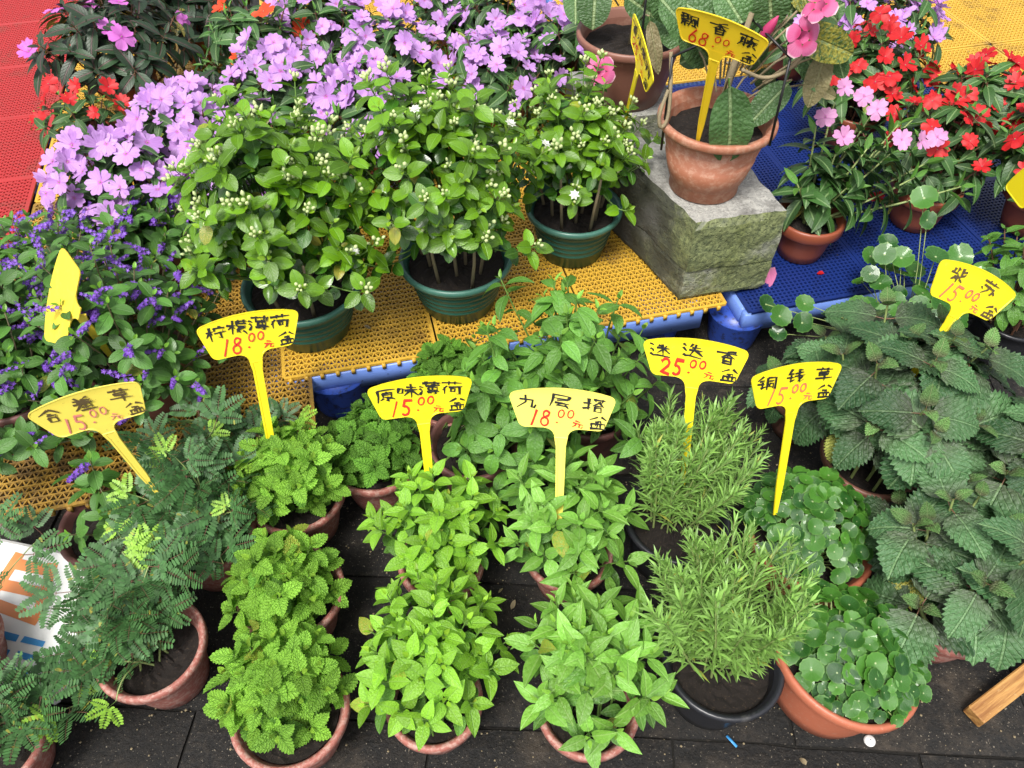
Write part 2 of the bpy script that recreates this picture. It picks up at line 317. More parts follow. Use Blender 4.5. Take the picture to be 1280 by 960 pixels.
# ------------------------------------------------------------------ leaf and flower meshes
LM = {}
def leaf_geo(L=1., W=.5, a=.5, b=.9, nt=8, nx=2, fold=.2, droop=.4, serr=0, samp=.12, quilt=0., nq=6, slant=.9, pet=.0, twist=0., wave=0.):
    if serr: nt = serr*2 + 1
    ts = np.linspace(0, 1, nt+1); tm = a/(a+b); mx = tm**a*(1-tm)**b
    hw = W/2*(ts**a*(1-ts)**b)/mx
    th = 0.; py = pet*L; pz = 0.; V = []; U = []
    if pet: pz = 0
    cols = np.linspace(-1, 1, 2*nx+1)
    for i, t in enumerate(ts):
        if i: 
            th = -droop*(t**1.3)*1.3; dt = L*(ts[i]-ts[i-1]); py += dt*math.cos(th); pz += dt*math.sin(th)
        h = hw[i]; tooth = (1 if i % 2 else 0) if serr else .5
        for c in cols:
            w = h*c; yy = 0.
            if serr and abs(c) == 1:
                w *= (1 + samp) if tooth else (1 - samp); yy = samp*L*.28 if tooth else -samp*L*.1
            ax = abs(w)
            z = fold*ax + (quilt*L*math.sin(6.283*(nq*(t - slant*ax/L)))*min(1, ax/(W*.15)) if quilt else 0) + wave*L*math.sin(t*14 + (2 if c > 0 else 0))*c*c
            tw = twist*t; x_ = w*math.cos(tw) - z*math.sin(tw); z_ = w*math.sin(tw) + z*math.cos(tw)
            V.append((x_, py + yy*math.cos(th) - z_*math.sin(th)*0, pz + z_ + yy*math.sin(th))); U.append((.5 + w/L, t))
    m = len(cols); F = []
    for i in range(nt):
        for j in range(m-1): F.append((i*m+j, i*m+j+1, (i+1)*m+j+1, (i+1)*m+j))
    return V, F, U
def reg(key, mats, geos):
    """geos: list of functions that return (verts, faces, uvs); keeps raw arrays for joined copies"""
    out = []
    for i, gfun in enumerate(geos):
        g = G(); gfun(g); me = g.mesh(key, mats)
        out.append((me, np.concatenate(g.v), g.f, np.concatenate(g.uv), list(g.mi), mats))
    LM[key] = out
def leafkind(key, mat, nvar=4, pet=.08, stem='stem_green', **k):
    fs = []
    for i in range(nvar):
        kk = dict(k); kk['droop'] = k.get('droop', .4)*random.uniform(.5, 1.6); kk['fold'] = k.get('fold', .2)*random.uniform(.4, 1.6)
        kk['twist'] = random.uniform(-.25, .25); kk['W'] = k.get('W', .5)*random.uniform(.9, 1.1)
        def f(g, kk=kk):
            g.add(*leaf_geo(pet=pet, **kk)[:2], 0, leaf_geo(pet=pet, **kk)[2])
            tube(g, [(0, 0, 0), (0, pet+.02, -.004)], [.016, .012], 3, 1, cap=False)
        fs.append(f)
    reg(key, [mat, stem], fs)
leafkind('balm', 'balm_leaf', W=.78, a=.42, b=.75, serr=7, samp=.09, fold=.2, droop=.32, quilt=.014, nq=6)
leafkind('balm_dark', 'balm_dark_leaf', W=.74, a=.42, b=.75, serr=7, samp=.09, fold=.12, droop=.5, quilt=.012, nq=6)
leafkind('balm_o', 'balm_old_shaded_leaf', W=.78, a=.42, b=.75, serr=7, samp=.09, fold=.12, droop=.5, quilt=.012, nq=6)
leafkind('mint_o', 'mint_old_shaded_leaf', W=.58, a=.5, b=.85, nt=8, fold=.16, droop=.45, wave=.006)
leafkind('basil_o', 'basil_old_shaded_leaf', W=.48, a=.62, b=.95, nt=8, fold=.2, droop=.45)
leafkind('jasmine_o', 'jasmine_old_shaded_leaf', W=.66, a=.5, b=.72, nt=8, fold=.2, droop=.35, wave=.012)
leafkind('balm_y', 'balm_young', W=.66, a=.45, b=.8, serr=6, samp=.09, fold=.35, droop=.2, quilt=.012, nq=6)
leafkind('mint', 'mint_leaf', W=.58, a=.55, b=1.0, nt=8, fold=.28, droop=.28, wave=.006)
leafkind('mint_y', 'mint_young', W=.46, a=.55, b=1.0, nt=6, fold=.45, droop=.1)
leafkind('basil', 'basil_leaf', W=.46, a=.68, b=1.1, nt=8, fold=.32, droop=.3)
leafkind('basil_y', 'basil_young', W=.36, a=.6, b=.9, nt=6, fold=.45, droop=.2)
leafkind('wbasil', 'wild_basil_leaf', W=.50, a=.55, b=.9, nt=8, fold=.18, droop=.5, wave=.008)
leafkind('wbasil_y', 'wild_basil_young', W=.42, a=.55, b=.9, nt=6, fold=.4, droop=.2)
leafkind('jasmine', 'jasmine_leaf', W=.64, a=.5, b=.72, nt=8, fold=.22, droop=.35, wave=.012)
leafkind('jasmine_y', 'jasmine_young', W=.55, a=.5, b=.75, nt=7, fold=.32, droop=.2, wave=.01)
leafkind('duranta', 'duranta_leaf', W=.55, a=.6, b=.72, nt=7, fold=.2, droop=.35)
leafkind('duranta_y', 'duranta_young', W=.5, a=.6, b=.75, nt=6, fold=.3, droop=.3)
leafkind('impat', 'impatiens_leaf', W=.36, a=.65, b=.95, nt=8, fold=.22, droop=.5, stem='stem_red')
leafkind('impat_y', 'impatiens_young', W=.3, a=.6, b=.95, nt=6, fold=.4, droop=.2)
leafkind('dimpat', 'dark_impatiens_leaf', W=.40, a=.6, b=.9, nt=8, fold=.2, droop=.5, stem='stem_red')
leafkind('vine', 'vine_leaf', W=.5, a=.55, b=.62, nt=12, nx=3, fold=.2, droop=.38, wave=.022, quilt=.006, nq=11, slant=.7)
leafkind('vine_old', 'vine_old_leaf', W=.42, a=.55, b=.65, nt=12, nx=3, fold=.35, droop=.6, wave=.03)
leafkind('perilla', 'perilla_leaf', pet=.16, W=.80, a=.40, b=.80, serr=11, samp=.085, nx=3, fold=.16, droop=.75, quilt=.024, nq=7, slant=1., stem='stem_red', wave=.024)
leafkind('perilla_y', 'perilla_young', pet=.1, W=.74, a=.42, b=.82, serr=9, samp=.10, nx=3, fold=.25, droop=.5, quilt=.02, nq=7, slant=1., stem='stem_red')
leafkind('perilla_yellow', 'perilla_yellow_leaf', nvar=1, pet=.16, W=.85, a=.42, b=.75, serr=10, samp=.08, nx=3, fold=.1, droop=.5, quilt=.012, nq=7, slant=1.)

def penny_fn(rim_wave, cup, asp):
    def f(g):
        n = 26; V = [(0, 0, -.10)]; U = [(.5, .5)]; F = []
        rings = (.28, .62, .9, 1.)
        for q, r in enumerate(rings):
            for j in range(n):
                t = 2*math.pi*j/n; rr = r*(1 + (.035*math.cos(t*13) if q >= 2 else 0)) ; z = cup*r*r - .10*(1-r)**2 + rim_wave*r*r*math.sin(3*t + 1)
                notch = 1 - .18*math.exp(-((t-3.14)/.16)**2)*(r > .5)
                V.append((rr*math.cos(t)*notch, rr*math.sin(t)*asp*notch, z)); U.append((.5 + rr*.5*math.cos(t), .5 + rr*.5*math.sin(t)))
        for j in range(n): F.append((0, 1+j, 1+(j+1) % n))
        for q in range(3):
            for j in range(n): F.append((1+q*n+j, 1+(q+1)*n+j, 1+(q+1)*n+(j+1) % n, 1+q*n+(j+1) % n))
        g.add(V, F, 0, U)
    return f
g = NT('penny_leaf'); r = rnd_out(g); uv = g.n('ShaderNodeUVMap').outputs[0]; sp = g.n('ShaderNodeSeparateXYZ'); g.l(uv, sp.inputs[0])
dx = g.math('SUBTRACT', sp.outputs[0], .5); dy = g.math('SUBTRACT', sp.outputs[1], .5)
rad = g.math('SQRT', g.math('ADD', g.math('MULTIPLY', dx, dx), g.math('MULTIPLY', dy, dy))); an = g.math('ARCTAN2', dy, dx)
vv = g.math('ABSOLUTE', g.math('SINE', g.math('MULTIPLY', an, 6.5))); vein = g.math('MULTIPLY', g.math('SUBTRACT', 1, g.ramp(vv, .03, .28)), g.ramp(rad, .5, .1))
dot = g.math('SUBTRACT', 1, g.ramp(rad, .02, .06))
c = g.mix(r, (.012, .07, .010), (.075, .23, .025)); c = g.mix(g.math('MULTIPLY', vein, .4), c, (.14, .30, .09)); c = g.mix(g.math('MULTIPLY', dot, .9), c, (.5, .6, .3))
c = g.mix(g.math('MULTIPLY', g.ramp(rad, .42, .5), .4), c, (.16, .34, .06))
g.l(c, g.b.inputs['Base Color']); g.b.inputs['Roughness'].default_value = .3; g.b.inputs['Coat Weight'].default_value = .22
nn = g.bump(g.math('SUBTRACT', g.noise(70, 2, .5), vein), .35, .001)
tr = g.n('ShaderNodeBsdfTranslucent'); g.l(c, tr.inputs['Color']); ms = g.n('ShaderNodeMixShader', i_0=.2); g.l(g.b.outputs[0], ms.inputs[1]); g.l(tr.outputs[0], ms.inputs[2]); g.l(ms.outputs[0], g.o.inputs['Surface'])
MATS['penny_leaf'] = g.m
reg('penny', ['penny_leaf'], [penny_fn(.03, .06, .95), penny_fn(.07, -.05, .9), penny_fn(.05, .16, .97), penny_fn(.10, .1, .85)])

def mimosa_fn(npairs, L, young):
    def f(g):
        for k, a0 in enumerate((-1.25, -.42, .42, 1.25)):
            a0 += random.uniform(-.15, .15); d = np.array([math.sin(a0), math.cos(a0), 0]); s = np.array([d[1], -d[0], 0])
            o = np.array([0, .35, 0]); sag = random.uniform(.1, .3); ll = L*random.uniform(.85, 1.1)
            P_ = lambda t: o + d*ll*t + np.array([0, 0, -sag*ll*t*t + .05])
            tube(g, [P_(0), P_(.5), P_(1)], [.008, .007, .004], 3, 1, cap=False)
            for i in range(npairs):
                t = (i+.8)/npairs; p = P_(t); lw = (.25 if i > 0 else .18)*(1 - .45*max(0, t-.7)/.3)*ll/.9; wd = ll/npairs*.60
                for sg in (-1, 1):
                    q = nrm(s*sg + d*.35); up = random.uniform(.0, .25)
                    V = [p, p + q*lw*.35 + d*wd*.9 + (0, 0, up*lw*.3), p + q*lw*.85 + d*wd*.8 + (0, 0, up*lw*.8), p + q*lw*1.02 + (0, 0, up*lw), p + q*lw*.85 - d*wd*.8 + (0, 0, up*lw*.8), p + q*lw*.35 - d*wd*.8 + (0, 0, up*lw*.3)]
                    g.add(V, [(0, 1, 2, 3, 4, 5)], 0, [(.5, .3), (.6, .3), (.6, .8), (.5, 1), (.4, .8), (.4, .3)])
        tube(g, [(0, 0, 0), (0, .2, .02), (0, .36, .05)], [.014, .011, .009], 4, 1, cap=False)
    return f
reg('mimosa', ['mimosa_leaf', 'stem_red'], [mimosa_fn(11, .85, 0), mimosa_fn(12, .95, 0), mimosa_fn(11, .8, 0), mimosa_fn(10, .8, 0)])
reg('mimosa_y', ['mimosa_young', 'stem_green'], [mimosa_fn(8, .7, 1), mimosa_fn(9, .8, 1)])

def flower_fn(npet=5, W=1.0, notch=.1, cup=.15, overlap=1., spread=None, twist=0):
    def f(g):
        for k in range(npet):
            a0 = (spread[k] if spread else k*2*math.pi/npet) + random.uniform(-.08, .08); d = np.array([math.sin(a0), math.cos(a0)]); s = np.array([d[1], -d[0]])
            nt, nx = 5, 2; V = []; U = []; F = []; sc = random.uniform(.9, 1.08); tl = random.uniform(-.22, .2)
            for i in range(nt+1):
                t = i/nt; hw = W*.5*math.sin(min(1, t*.82 + .1)*math.pi*.62)**.9*(1 if t < .8 else 1-(t-.8)*1.6)
                for j in range(-nx, nx+1):
                    c = j/nx; w = hw*c; y = t*sc*(1 - notch*(1-abs(c))*(t > .75)) - (.10*c*c if t > .5 else 0)
                    z = cup*t - .18*t*t + .03*k/npet + tl*t + twist*c*t*.12 + (.05*math.sin(7*c + k) + .10*c*c)*t
                    V.append((d[0]*y + s[0]*w, d[1]*y + s[1]*w, z)); U.append((.5 + w*.5, t))
            m = 2*nx+1
            for i in range(nt):
                for j in range(m-1): F.append((i*m+j, i*m+j+1, (i+1)*m+j+1, (i+1)*m+j))
            g.add(V, F, 0, U)
        tube(g, [(0, 0, .02), (0, -.02, -.35), (.05, -.1, -.75)], [.03, .022, .02], 4, 1, cap=False)
        tube(g, [(0, 0, .07), (0, 0, .02)], [.035, .05], 5, 1)
    return f
for key, mat in (('lilac', 'lilac_petal'), ('magenta', 'magenta_petal'), ('red', 'red_petal'), ('orange', 'orange_petal'), ('pink', 'pink_petal')):
    reg(key, [mat, 'stem_pale'], [flower_fn(5, .80, .20, .18), flower_fn(5, .72, .26, .32), flower_fn(5, .84, .16, .02), flower_fn(5, .76, .22, .45)])
def duranta_fn(n):
    def f(g):
        tube(g, [(0, 0, 0), (.02, .5, .08), (.06, 1, .02)], [.012, .01, .006], 4, 1, cap=False)
        for i in range(n):
            t = .2 + .8*i/n; a = i*2.4; o = np.array([.03*t + math.cos(a)*.10*(1.1-t), t, .06 + math.sin(a)*.09*(1.1-t)])
            dn = nrm((math.cos(a), .5, math.sin(a) + .3)); fr = frame(o, np.cross(dn, (0.3, .2, 1)), dn, .088 if i % 5 else .05)
            V = [o]; U = [(.5, 0)]
            for k in range(10):
                an = k*math.pi/5; rr = 1 if k % 2 == 0 else .55; p = fr @ np.array([rr*math.cos(an), rr*math.sin(an), .25*rr, 1]); V.append(p[:3]); U.append((.5, rr))
            g.add(V, [(0, 1+k, 1+(k+1) % 10) for k in range(10)], 0, U)
    return f
reg('raceme', ['purple_petal', 'stem_pale'], [duranta_fn(18), duranta_fn(24), duranta_fn(14)])
def ell(g, c, d, L, r, mi=0, n=6):
    d = nrm(d); a = nrm(np.cross(d, (.3, .9, .2))); b = np.cross(d, a); V = []; F = []; rr = (0.25, .85, 1., .7, .12); k = len(rr)
    for i, q in enumerate(rr):
        for j in range(n): t = 2*math.pi*j/n; V.append(np.asarray(c) + d*L*i/(k-1) + r*q*(a*math.cos(t) + b*math.sin(t)))
    for i in range(k-1):
        for j in range(n): F.append((i*n+j, i*n+(j+1) % n, (i+1)*n+(j+1) % n, (i+1)*n+j))
    F.append(tuple((k-1)*n+j for j in range(n))); g.add(V, F, mi)
def bud_fn(n, op=0):
    def f(g):
        for i in range(n):
            a = i*2.4; d = nrm((math.cos(a)*.55*(i > 0), math.sin(a)*.55*(i > 0), 1)); L = random.uniform(.45, .8); e = np.array(d)*L
            tube(g, [(0, 0, 0), e*.6, e], .03, 3, 1, cap=False); ell(g, e, d, random.uniform(.32, .55), random.uniform(.13, .19), 0)
        if op:
            e = np.array([.1, -.1, .95]); tube(g, [(0, 0, 0), e], .04, 3, 1, cap=False)
            for rg, (m, l) in enumerate(((7, .48), (5, .32))):
                for k in range(m):
                    an = k*6.283/m + rg; d = np.array([math.cos(an), math.sin(an), .1 + .5*rg]); s = np.array([-d[1], d[0], 0]); 
                    g.add([e, e + d*l*.5 + s*.14, e + d*l, e + d*l*.5 - s*.14], [(0, 1, 2, 3)], 2)
    return f
reg('buds', ['bud', 'stem_pale', 'white_petal'], [bud_fn(3), bud_fn(5), bud_fn(6), bud_fn(4)])
reg('open_bud', ['bud', 'stem_pale', 'white_petal'], [bud_fn(2, 1)])
def sprig_fn(n):
    def f(g):
        bx, by = random.uniform(-.1, .1), random.uniform(-.1, .1)
        P_ = lambda t: np.array([bx*t*t, by*t*t, t]); tube(g, [P_(0), P_(.5), P_(1)], [.010, .008, .004], 4, 1, cap=False)
        for i in range(n):
            t = .12 + .88*(i/n)**.9; a = i*2.4 + random.uniform(-.3, .3); el = .62 + .5*t**3 + random.uniform(-.2, .3)
            d = nrm((math.cos(a)*math.cos(el), math.sin(a)*math.cos(el), math.sin(el))); s = nrm(np.cross(d, (0, 0, 1))); u = np.cross(s, d)
            L = random.uniform(.15, .23)*(1 if t < .85 else .75); wd = .0105; p = P_(t); c1 = p + d*L*.55 + u*.01; c2 = p + d*L - u*.02*random.random()
            V = [p, c1 + s*wd, c1 + u*wd*.5, c1 - s*wd, c2]
            g.add(V, [(0, 1, 2), (0, 2, 3), (1, 4, 2), (2, 4, 3)], 0, [(.5, 0), (.55, .5), (.5, .5), (.45, .5), (.5, 1)])
    return f
reg('sprig', ['rosemary_leaf', 'stem_pale'], [sprig_fn(62), sprig_fn(68), sprig_fn(56), sprig_fn(64)])

# ------------------------------------------------------------------ placing leaves as parts
CAM = np.array([0, 0, 1.35])
def put(t, items, names, limit=300, stuffname='foliage'):
    """items: list of (key, matrix local to t). Up to `limit` of a name become parts, the rest one joined part"""
    base = np.array(t.location); byname = {}
    for it in items: byname.setdefault(names.get(it[0], 'leaf'), []).append(it)
    for nm, lst in byname.items():
        sc = [np.linalg.norm(m[:3, 1])/np.linalg.norm(m[:3, 3] + base - CAM)**1.5 for _, m in lst]
        order = np.argsort(sc)[::-1]
        for q in order[:limit]:
            key, m = lst[q]; me = random.choice(LM[key])[0]; link(nm, me, t, Matrix(m.tolist()))
        rest = [lst[q] for q in order[limit:]]
        if rest:
            g = G(); mats = []
            for key, m in rest:
                _, v, f, uv, mi, ms = random.choice(LM[key])
                for x in ms:
                    if x not in mats: mats.append(x)
                remap = [mats.index(x) for x in ms]
                g.add(v @ m[:3, :3].T + m[:3, 3], f, [remap[i] for i in mi], uv)
            o = link(stuffname, g.mesh(stuffname, mats), t); o['kind'] = 'stuff'
PN = {'lilac': 'flower', 'magenta': 'flower', 'red': 'flower', 'orange': 'flower', 'pink': 'flower', 'raceme': 'flower_cluster', 'buds': 'bud_cluster', 'open_bud': 'flower', 'sprig': 'sprig'}

# pots ------------------------------------------------------------------
def soil_disc(r, z, amp=.0045, name='soil'):
    g = G(); n = 34; V = [(0, 0, z + amp)]; F = []
    for q, rr in enumerate((.12, .25, .38, .5, .62, .74, .86, 1.)):
        for j in range(n):
            t = 2*math.pi*j/n; V.append((r*rr*math.cos(t), r*rr*math.sin(t), z + amp*random.uniform(-1, 1)))
    for j in range(n): F.append((0, 1+j, 1+(j+1) % n))
    for q in range(7):
        for j in range(n): F.append((1+q*n+j, 1+(q+1)*n+j, 1+(q+1)*n+(j+1) % n, 1+q*n+(j+1) % n))
    g.add(V, F); return g.mesh(name, ['soil'], False)
def pot(t, kind, r, h, tilt=(0, 0), soil=True, drop=.018):
    rb = {'pot_black': .76, 'pot_green': .70, 'pot_terra': .68, 'pot_nursery': .70, 'pot_brown': .68}.get(kind, .72)*r
    M = Matrix.Rotation(tilt[0], 4, 'X') @ Matrix.Rotation(tilt[1], 4, 'Y')
    g = G(); th = .004; lip = .008 if kind != 'pot_terra' else .012; rimh = {'pot_green': .016, 'pot_terra': .018, 'pot_nursery': .03, 'pot_black': .012}.get(kind, .02)
    ro = lambda z: rb + (r-th*.5-rb)*(z/h)**.9
    prof = [(0.001, .004), (rb*.8, .004), (rb*.86, 0), (rb, .003)]
    if kind == 'pot_terra': prof += [(rb, h*.16), (rb*1.05, h*.18), (ro(h*.3), h*.3), (ro(h*.5)+.002, h*.5), (ro(h*.5), h*.505), (ro(h*.72)+.002, h*.72), (ro(h*.72), h*.725)]
    elif kind == 'pot_green': 
        for q in (.3, .42, .54, .66, .78): prof += [(ro(h*q), h*q), (ro(h*q)+.0012, h*q+.001), (ro(h*q)+.0012, h*q+.0035), (ro(h*q), h*q+.0045)]
    else: prof += [(ro(h*.25), h*.25), (ro(h*.6), h*.6)]
    prof += [(ro(h-rimh)-.001, h-rimh)]
    lathe(g, prof, 44, wob=.006)
    inner = [(ro(h-rimh)-th, h-rimh), (ro(h*.6)-th, h*.6), (ro(h*.4)-th, h*.4)]
    lathe(g, inner, 44)
    po = link('pot', g.mesh('pot', [kind]), t, M)
    g = G(); R_ = r + lip
    lathe(g, [(ro(h-rimh)-.0005, h-rimh), (R_-.003, h-rimh+.001), (R_-.0005, h-rimh+.004), (R_, h-.005), (R_-.002, h-.001), (R_-.005, h), (r-.001, h-.0015), (r-.003, h-.005), (ro(h-rimh)-th, h-rimh-.0005)], 44, wob=.006)
    rim = link('rim', g.mesh('pot_rim', ['green_rim' if kind == 'pot_green' else kind]), po)
    if soil:
        so_ = link('soil', soil_disc((ro(h-drop)-th)*.995, h-drop), t, M)
    return po

def stem_curve(b, tip, ax, n=6):
    b = np.asarray(b, float); tip = np.asarray(tip, float); L = np.linalg.norm(tip-b); c = tip - nrm(ax)*L*.5
    return [(1-s)**2*b + 2*s*(1-s)*c + s*s*tip for s in np.linspace(0, 1, n)]
def bushy(t, h, n, Rd, ztop, drop, kinds, Lm, nodes=4, inter=.022, lean=.8, cx=0, cy=0, jit=.008, srad=.0014, stem='stem_green', base_r=.45, ang=(22, 88), zj=.012, asp=1., extra=None, rise=0, young=1):
    """decussate shoots whose tips lie on a dome. h is the soil height, all local to the plant"""
    items = []; g = G()
    for i in range(n):
        r = math.sqrt((i+.5)/n); th = i*2.39996 + random.uniform(-.2, .2)
        x = Rd*r*math.cos(th) + random.gauss(0, jit); y = Rd*asp*r*math.sin(th) + random.gauss(0, jit)
        z = ztop - drop*r**2.4 + random.gauss(0, zj); tip = np.array([cx + x, cy + y, z])
        ax = nrm((math.cos(th)*r*lean, math.sin(th)*r*lean, 1)); b = np.array([math.cos(th)*r*Rd*base_r, math.sin(th)*r*Rd*base_r, h-.004 + rise])
        pts = stem_curve(b, tip, ax); tube(g, pts, [srad*1.5, srad*1.4, srad*1.3, srad*1.2, srad, srad*.8], 4, 0, cap=False)
        az = random.uniform(0, 6.28); P_ = np.array(pts); seg = np.linalg.norm(np.diff(P_, axis=0), axis=1); cum = np.concatenate([[0], np.cumsum(seg)]); tot = cum[-1]
        e1 = nrm(np.cross(ax, (0, 1, .01))); e2 = np.cross(ax, e1); d = 0.
        for k in range(nodes):
            s = tot - d
            if s < .01: break
            p = np.array([np.interp(s, cum, P_[:, q]) for q in range(3)])
            u = k/max(1, nodes-1); al = math.radians(ang[0] + (ang[1]-ang[0])*min(1, u*1.9)**.8); Ls = Lm*(.36, .92, 1., .86, .76, .8)[min(k, 5)]*random.uniform(.85, 1.12)
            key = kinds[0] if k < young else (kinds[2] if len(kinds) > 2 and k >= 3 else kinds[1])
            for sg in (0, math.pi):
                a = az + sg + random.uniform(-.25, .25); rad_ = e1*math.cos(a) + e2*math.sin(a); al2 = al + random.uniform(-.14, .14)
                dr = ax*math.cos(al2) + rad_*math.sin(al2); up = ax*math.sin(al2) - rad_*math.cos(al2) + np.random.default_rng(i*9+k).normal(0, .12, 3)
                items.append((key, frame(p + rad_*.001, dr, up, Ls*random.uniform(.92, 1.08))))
            az += math.pi/2 + random.uniform(-.2, .2); d += inter*(.42, .5, .95, 1.15, 1.2, 1.2)[min(k, 5)]*random.uniform(.85, 1.2)
        if extra: items += extra(tip, ax, i, r)
    st = link('stems', g.mesh('stems', [stem]), t)
    return items

POTG = 'potted herbs standing on the pavement'
def plant(name, label, cat, loc, kind, r, h, group=None, tilt=(0, 0), drop=.018):
    t = thing(name, label, cat, loc, 0, group); pot(t, kind, r, h, tilt, drop=drop); return t

# ------------------------------------------------------------------ SETTING: ground and paving
g = G(); g.add([(-60, -40, -.012), (60, -40, -.012), (60, 80, -.012), (-60, 80, -.012)], [(0, 1, 2, 3)])
gr = link('pavement', g.mesh('pavement', ['joint_dirt'])); gr['kind'] = 'structure'; gr['label'] = 'dark dirty pavement under the plant display'
slabs = []
for v in range(3):
    g = G(); W2, D2 = .1985, .1285; n = 9; V = []; F = []
    for j in range(n):
        for i in range(n):
            e = 1 if (i in (0, n-1) or j in (0, n-1)) else 0
            V.append((-W2 + 2*W2*i/(n-1) + random.uniform(-.0018, .0018), -D2 + 2*D2*j/(n-1) + random.uniform(-.0018, .0018), -.005*e + random.uniform(-.0008, .0008)))
    for j in range(n-1):
        for i in range(n-1): F.append((j*n+i, j*n+i+1, (j+1)*n+i+1, (j+1)*n+i))
    b0 = len(V); bd = [i for i in range(n)] + [j*n+n-1 for j in range(1, n)] + [(n-1)*n+i for i in range(n-2, -1, -1)] + [j*n for j in range(n-2, 0, -1)]
    for q in bd: x, y, z = V[q]; V.append((x, y, -.04))
    for a in range(len(bd)): a2 = (a+1) % len(bd); F.append((bd[a2], bd[a], b0+a, b0+a2))
    g.add(V, F); slabs.append(g.mesh('paving_slab', ['paving'], False))
for j in range(-2, 13):
    for i in range(-7, 8):
        u = i*.402 + (.2 if j % 2 else 0) - .128; v = .545 + (j)*.262
        a = R(-3.2); x = u*math.cos(a) - v*math.sin(a); y = u*math.sin(a) + v*math.cos(a)
        M = Matrix.Translation((x - .03, y, random.uniform(-.003, .001))) @ Matrix.Rotation(a + R(random.uniform(-.5, .5)), 4, 'Z') @ Matrix.Rotation(R(random.uniform(-.4, .4)), 4, 'X')
        link('paving_slab', random.choice(slabs), gr, M)

# grid mats ------------------------------------------------------------------
TS = .325
def mat_mesh(mname, pitch=.0150, bw=.0030, style='tri', extra_edge=True):
    g = G(); n = round((TS-.006)/pitch); p = (TS-.006)/n; h = .006; V = []; F = []
    def bar(x0, y0, x1, y1, wd, zt, hh):
        d = nrm((x1-x0, y1-y0)); s = np.array([-d[1], d[0]])*wd/2; a = np.array([x0, y0]); b = np.array([x1, y1]); k = len(V)
        for z in (zt, zt-hh):
            for q in (a+s, b+s, b-s, a-s): V.append((q[0], q[1], z))
        F.extend([(k+3, k+2, k+1, k), (k, k+1, k+5, k+4), (k+2, k+3, k+7, k+6)])
    o = .003
    for j in range(n+1): bar(o, o+j*p, TS-o, o+j*p, bw if 0 < j < n else bw*2.2, 0, h)
    if style == 'tri':
        for j in range(n):
            for i in range(n):
                x = o+i*p; y = o+j*p
                bar(x, y, x+p/2, y+p, bw*.9, -.0004, h*.8); bar(x+p/2, y+p, x+p, y, bw*.9, -.0008, h*.8)
    else:
        for i in range(n+1): bar(o+i*p, o, o+i*p, TS-o, bw*1.1, -.0004, h*.8)
    for x in (o, TS-o): bar(x, o, x, TS-o, bw*2.2, -.0002, h)
    g.add(V, F); return g.mesh('grid', [mname], False)
MM = {'yellow': mat_mesh('mat_yellow'), 'dirty': mat_mesh('mat_yellow_dirty_shaded'), 'red': mat_mesh('mat_red', .015, .0046), 'blue': mat_mesh('mat_blue', .0105, .0042, 'sq')}
g = G(); 
for i in range(10): box(g, (.012 + i*.032, -.006, -.0135), (.020 + i*.032, .0012, -.0006))
LUG = {k: g.mesh('lug', [m]) for k, m in (('yellow', 'mat_yellow'), ('dirty', 'mat_yellow_dirty_shaded'))}
MA = R(13.5); MO = (.49, 1.283); ZT = .155
def mloc(u, v): return (MO[0] + u*math.cos(MA) - v*math.sin(MA), MO[1] + u*math.sin(MA) + v*math.cos(MA))
COLN = {'yellow': 'yellow', 'dirty': 'grubby yellow', 'red': 'red', 'blue': 'blue'}
def tile(c, u, v, label, group, lug=False, z=ZT):
    x, y = mloc(u, v); t = thing('plastic_grid_mat', label, 'mat', (x, y, z + random.uniform(-.001, .001)), MA + R(random.uniform(-.25, .25)), group); t.rotation_euler[0] = R(random.uniform(-.25, .25)); t.rotation_euler[1] = R(random.uniform(-.25, .25)); link('grid', MM[c], t)
    if lug: link('edge_lugs', LUG[c], t)['kind'] = 'stuff'
    return t
cols_r = ['third column from the concrete block', 'second column from the concrete block', 'column beside the concrete block']
rows = ['front edge', 'second row back', 'third row back', 'fourth row back', 'fifth row back', 'sixth row back']
for i in range(3):
    for j in range(6):
        tile('yellow', -.99 + i*.33, j*.33, f'yellow grid mat on the platform, {cols_r[i]}, {rows[j]}', 'yellow grid mats of the middle platform', j == 0)
for i in range(2):
    for j in range(6):
        tile('dirty' if j < 3 else 'yellow', -1.588 + i*.33, -.215 + j*.33, f'{"grubby" if j < 3 else "clean"} yellow grid mat left of the green pots, {["left", "right"][i]} column, {rows[j]}', 'yellow grid mats of the left platform', j == 0, ZT - .0066)
for i in range(4):
    for j in range(7):
        tile('red', -1.59 - .33*(i+1), -.1 + j*.33, f'red grid mat, {["beside the yellow mats", "second column out", "third column out", "outermost column"][i]}, {(rows + ["far end"])[j]}', 'red grid mats at the left')
BL_O = .02
for i in range(3):
    for j in range(3):
        tile('blue', .04 + i*.33, -.03 + j*.33, f'blue grid deck panel {["beside the concrete block", "in the middle of the blue deck", "at the right end of the blue deck"][i]}, {rows[j]}', 'blue deck panels', False, ZT - .012)
for i in range(6):
    for j in range(3, 8):
        if i < 6: tile('yellow', .04 + i*.33, -.03 + j*.33, f'yellow grid mat behind the blue deck, column {["nearest the block", "second", "third", "fourth", "fifth", "rightmost"][i]}, {(rows + ["seventh row back", "far end"])[j]}', 'yellow grid mats at the back right')
for i in range(3):
    for j in range(1, 3): tile('yellow', 1.03 + i*.33, -.03 + j*.33, f'yellow grid mat beyond the right end of the blue deck, {["nearest", "middle", "outer"][i]} column, {rows[j]}', 'yellow grid mats at the back right')
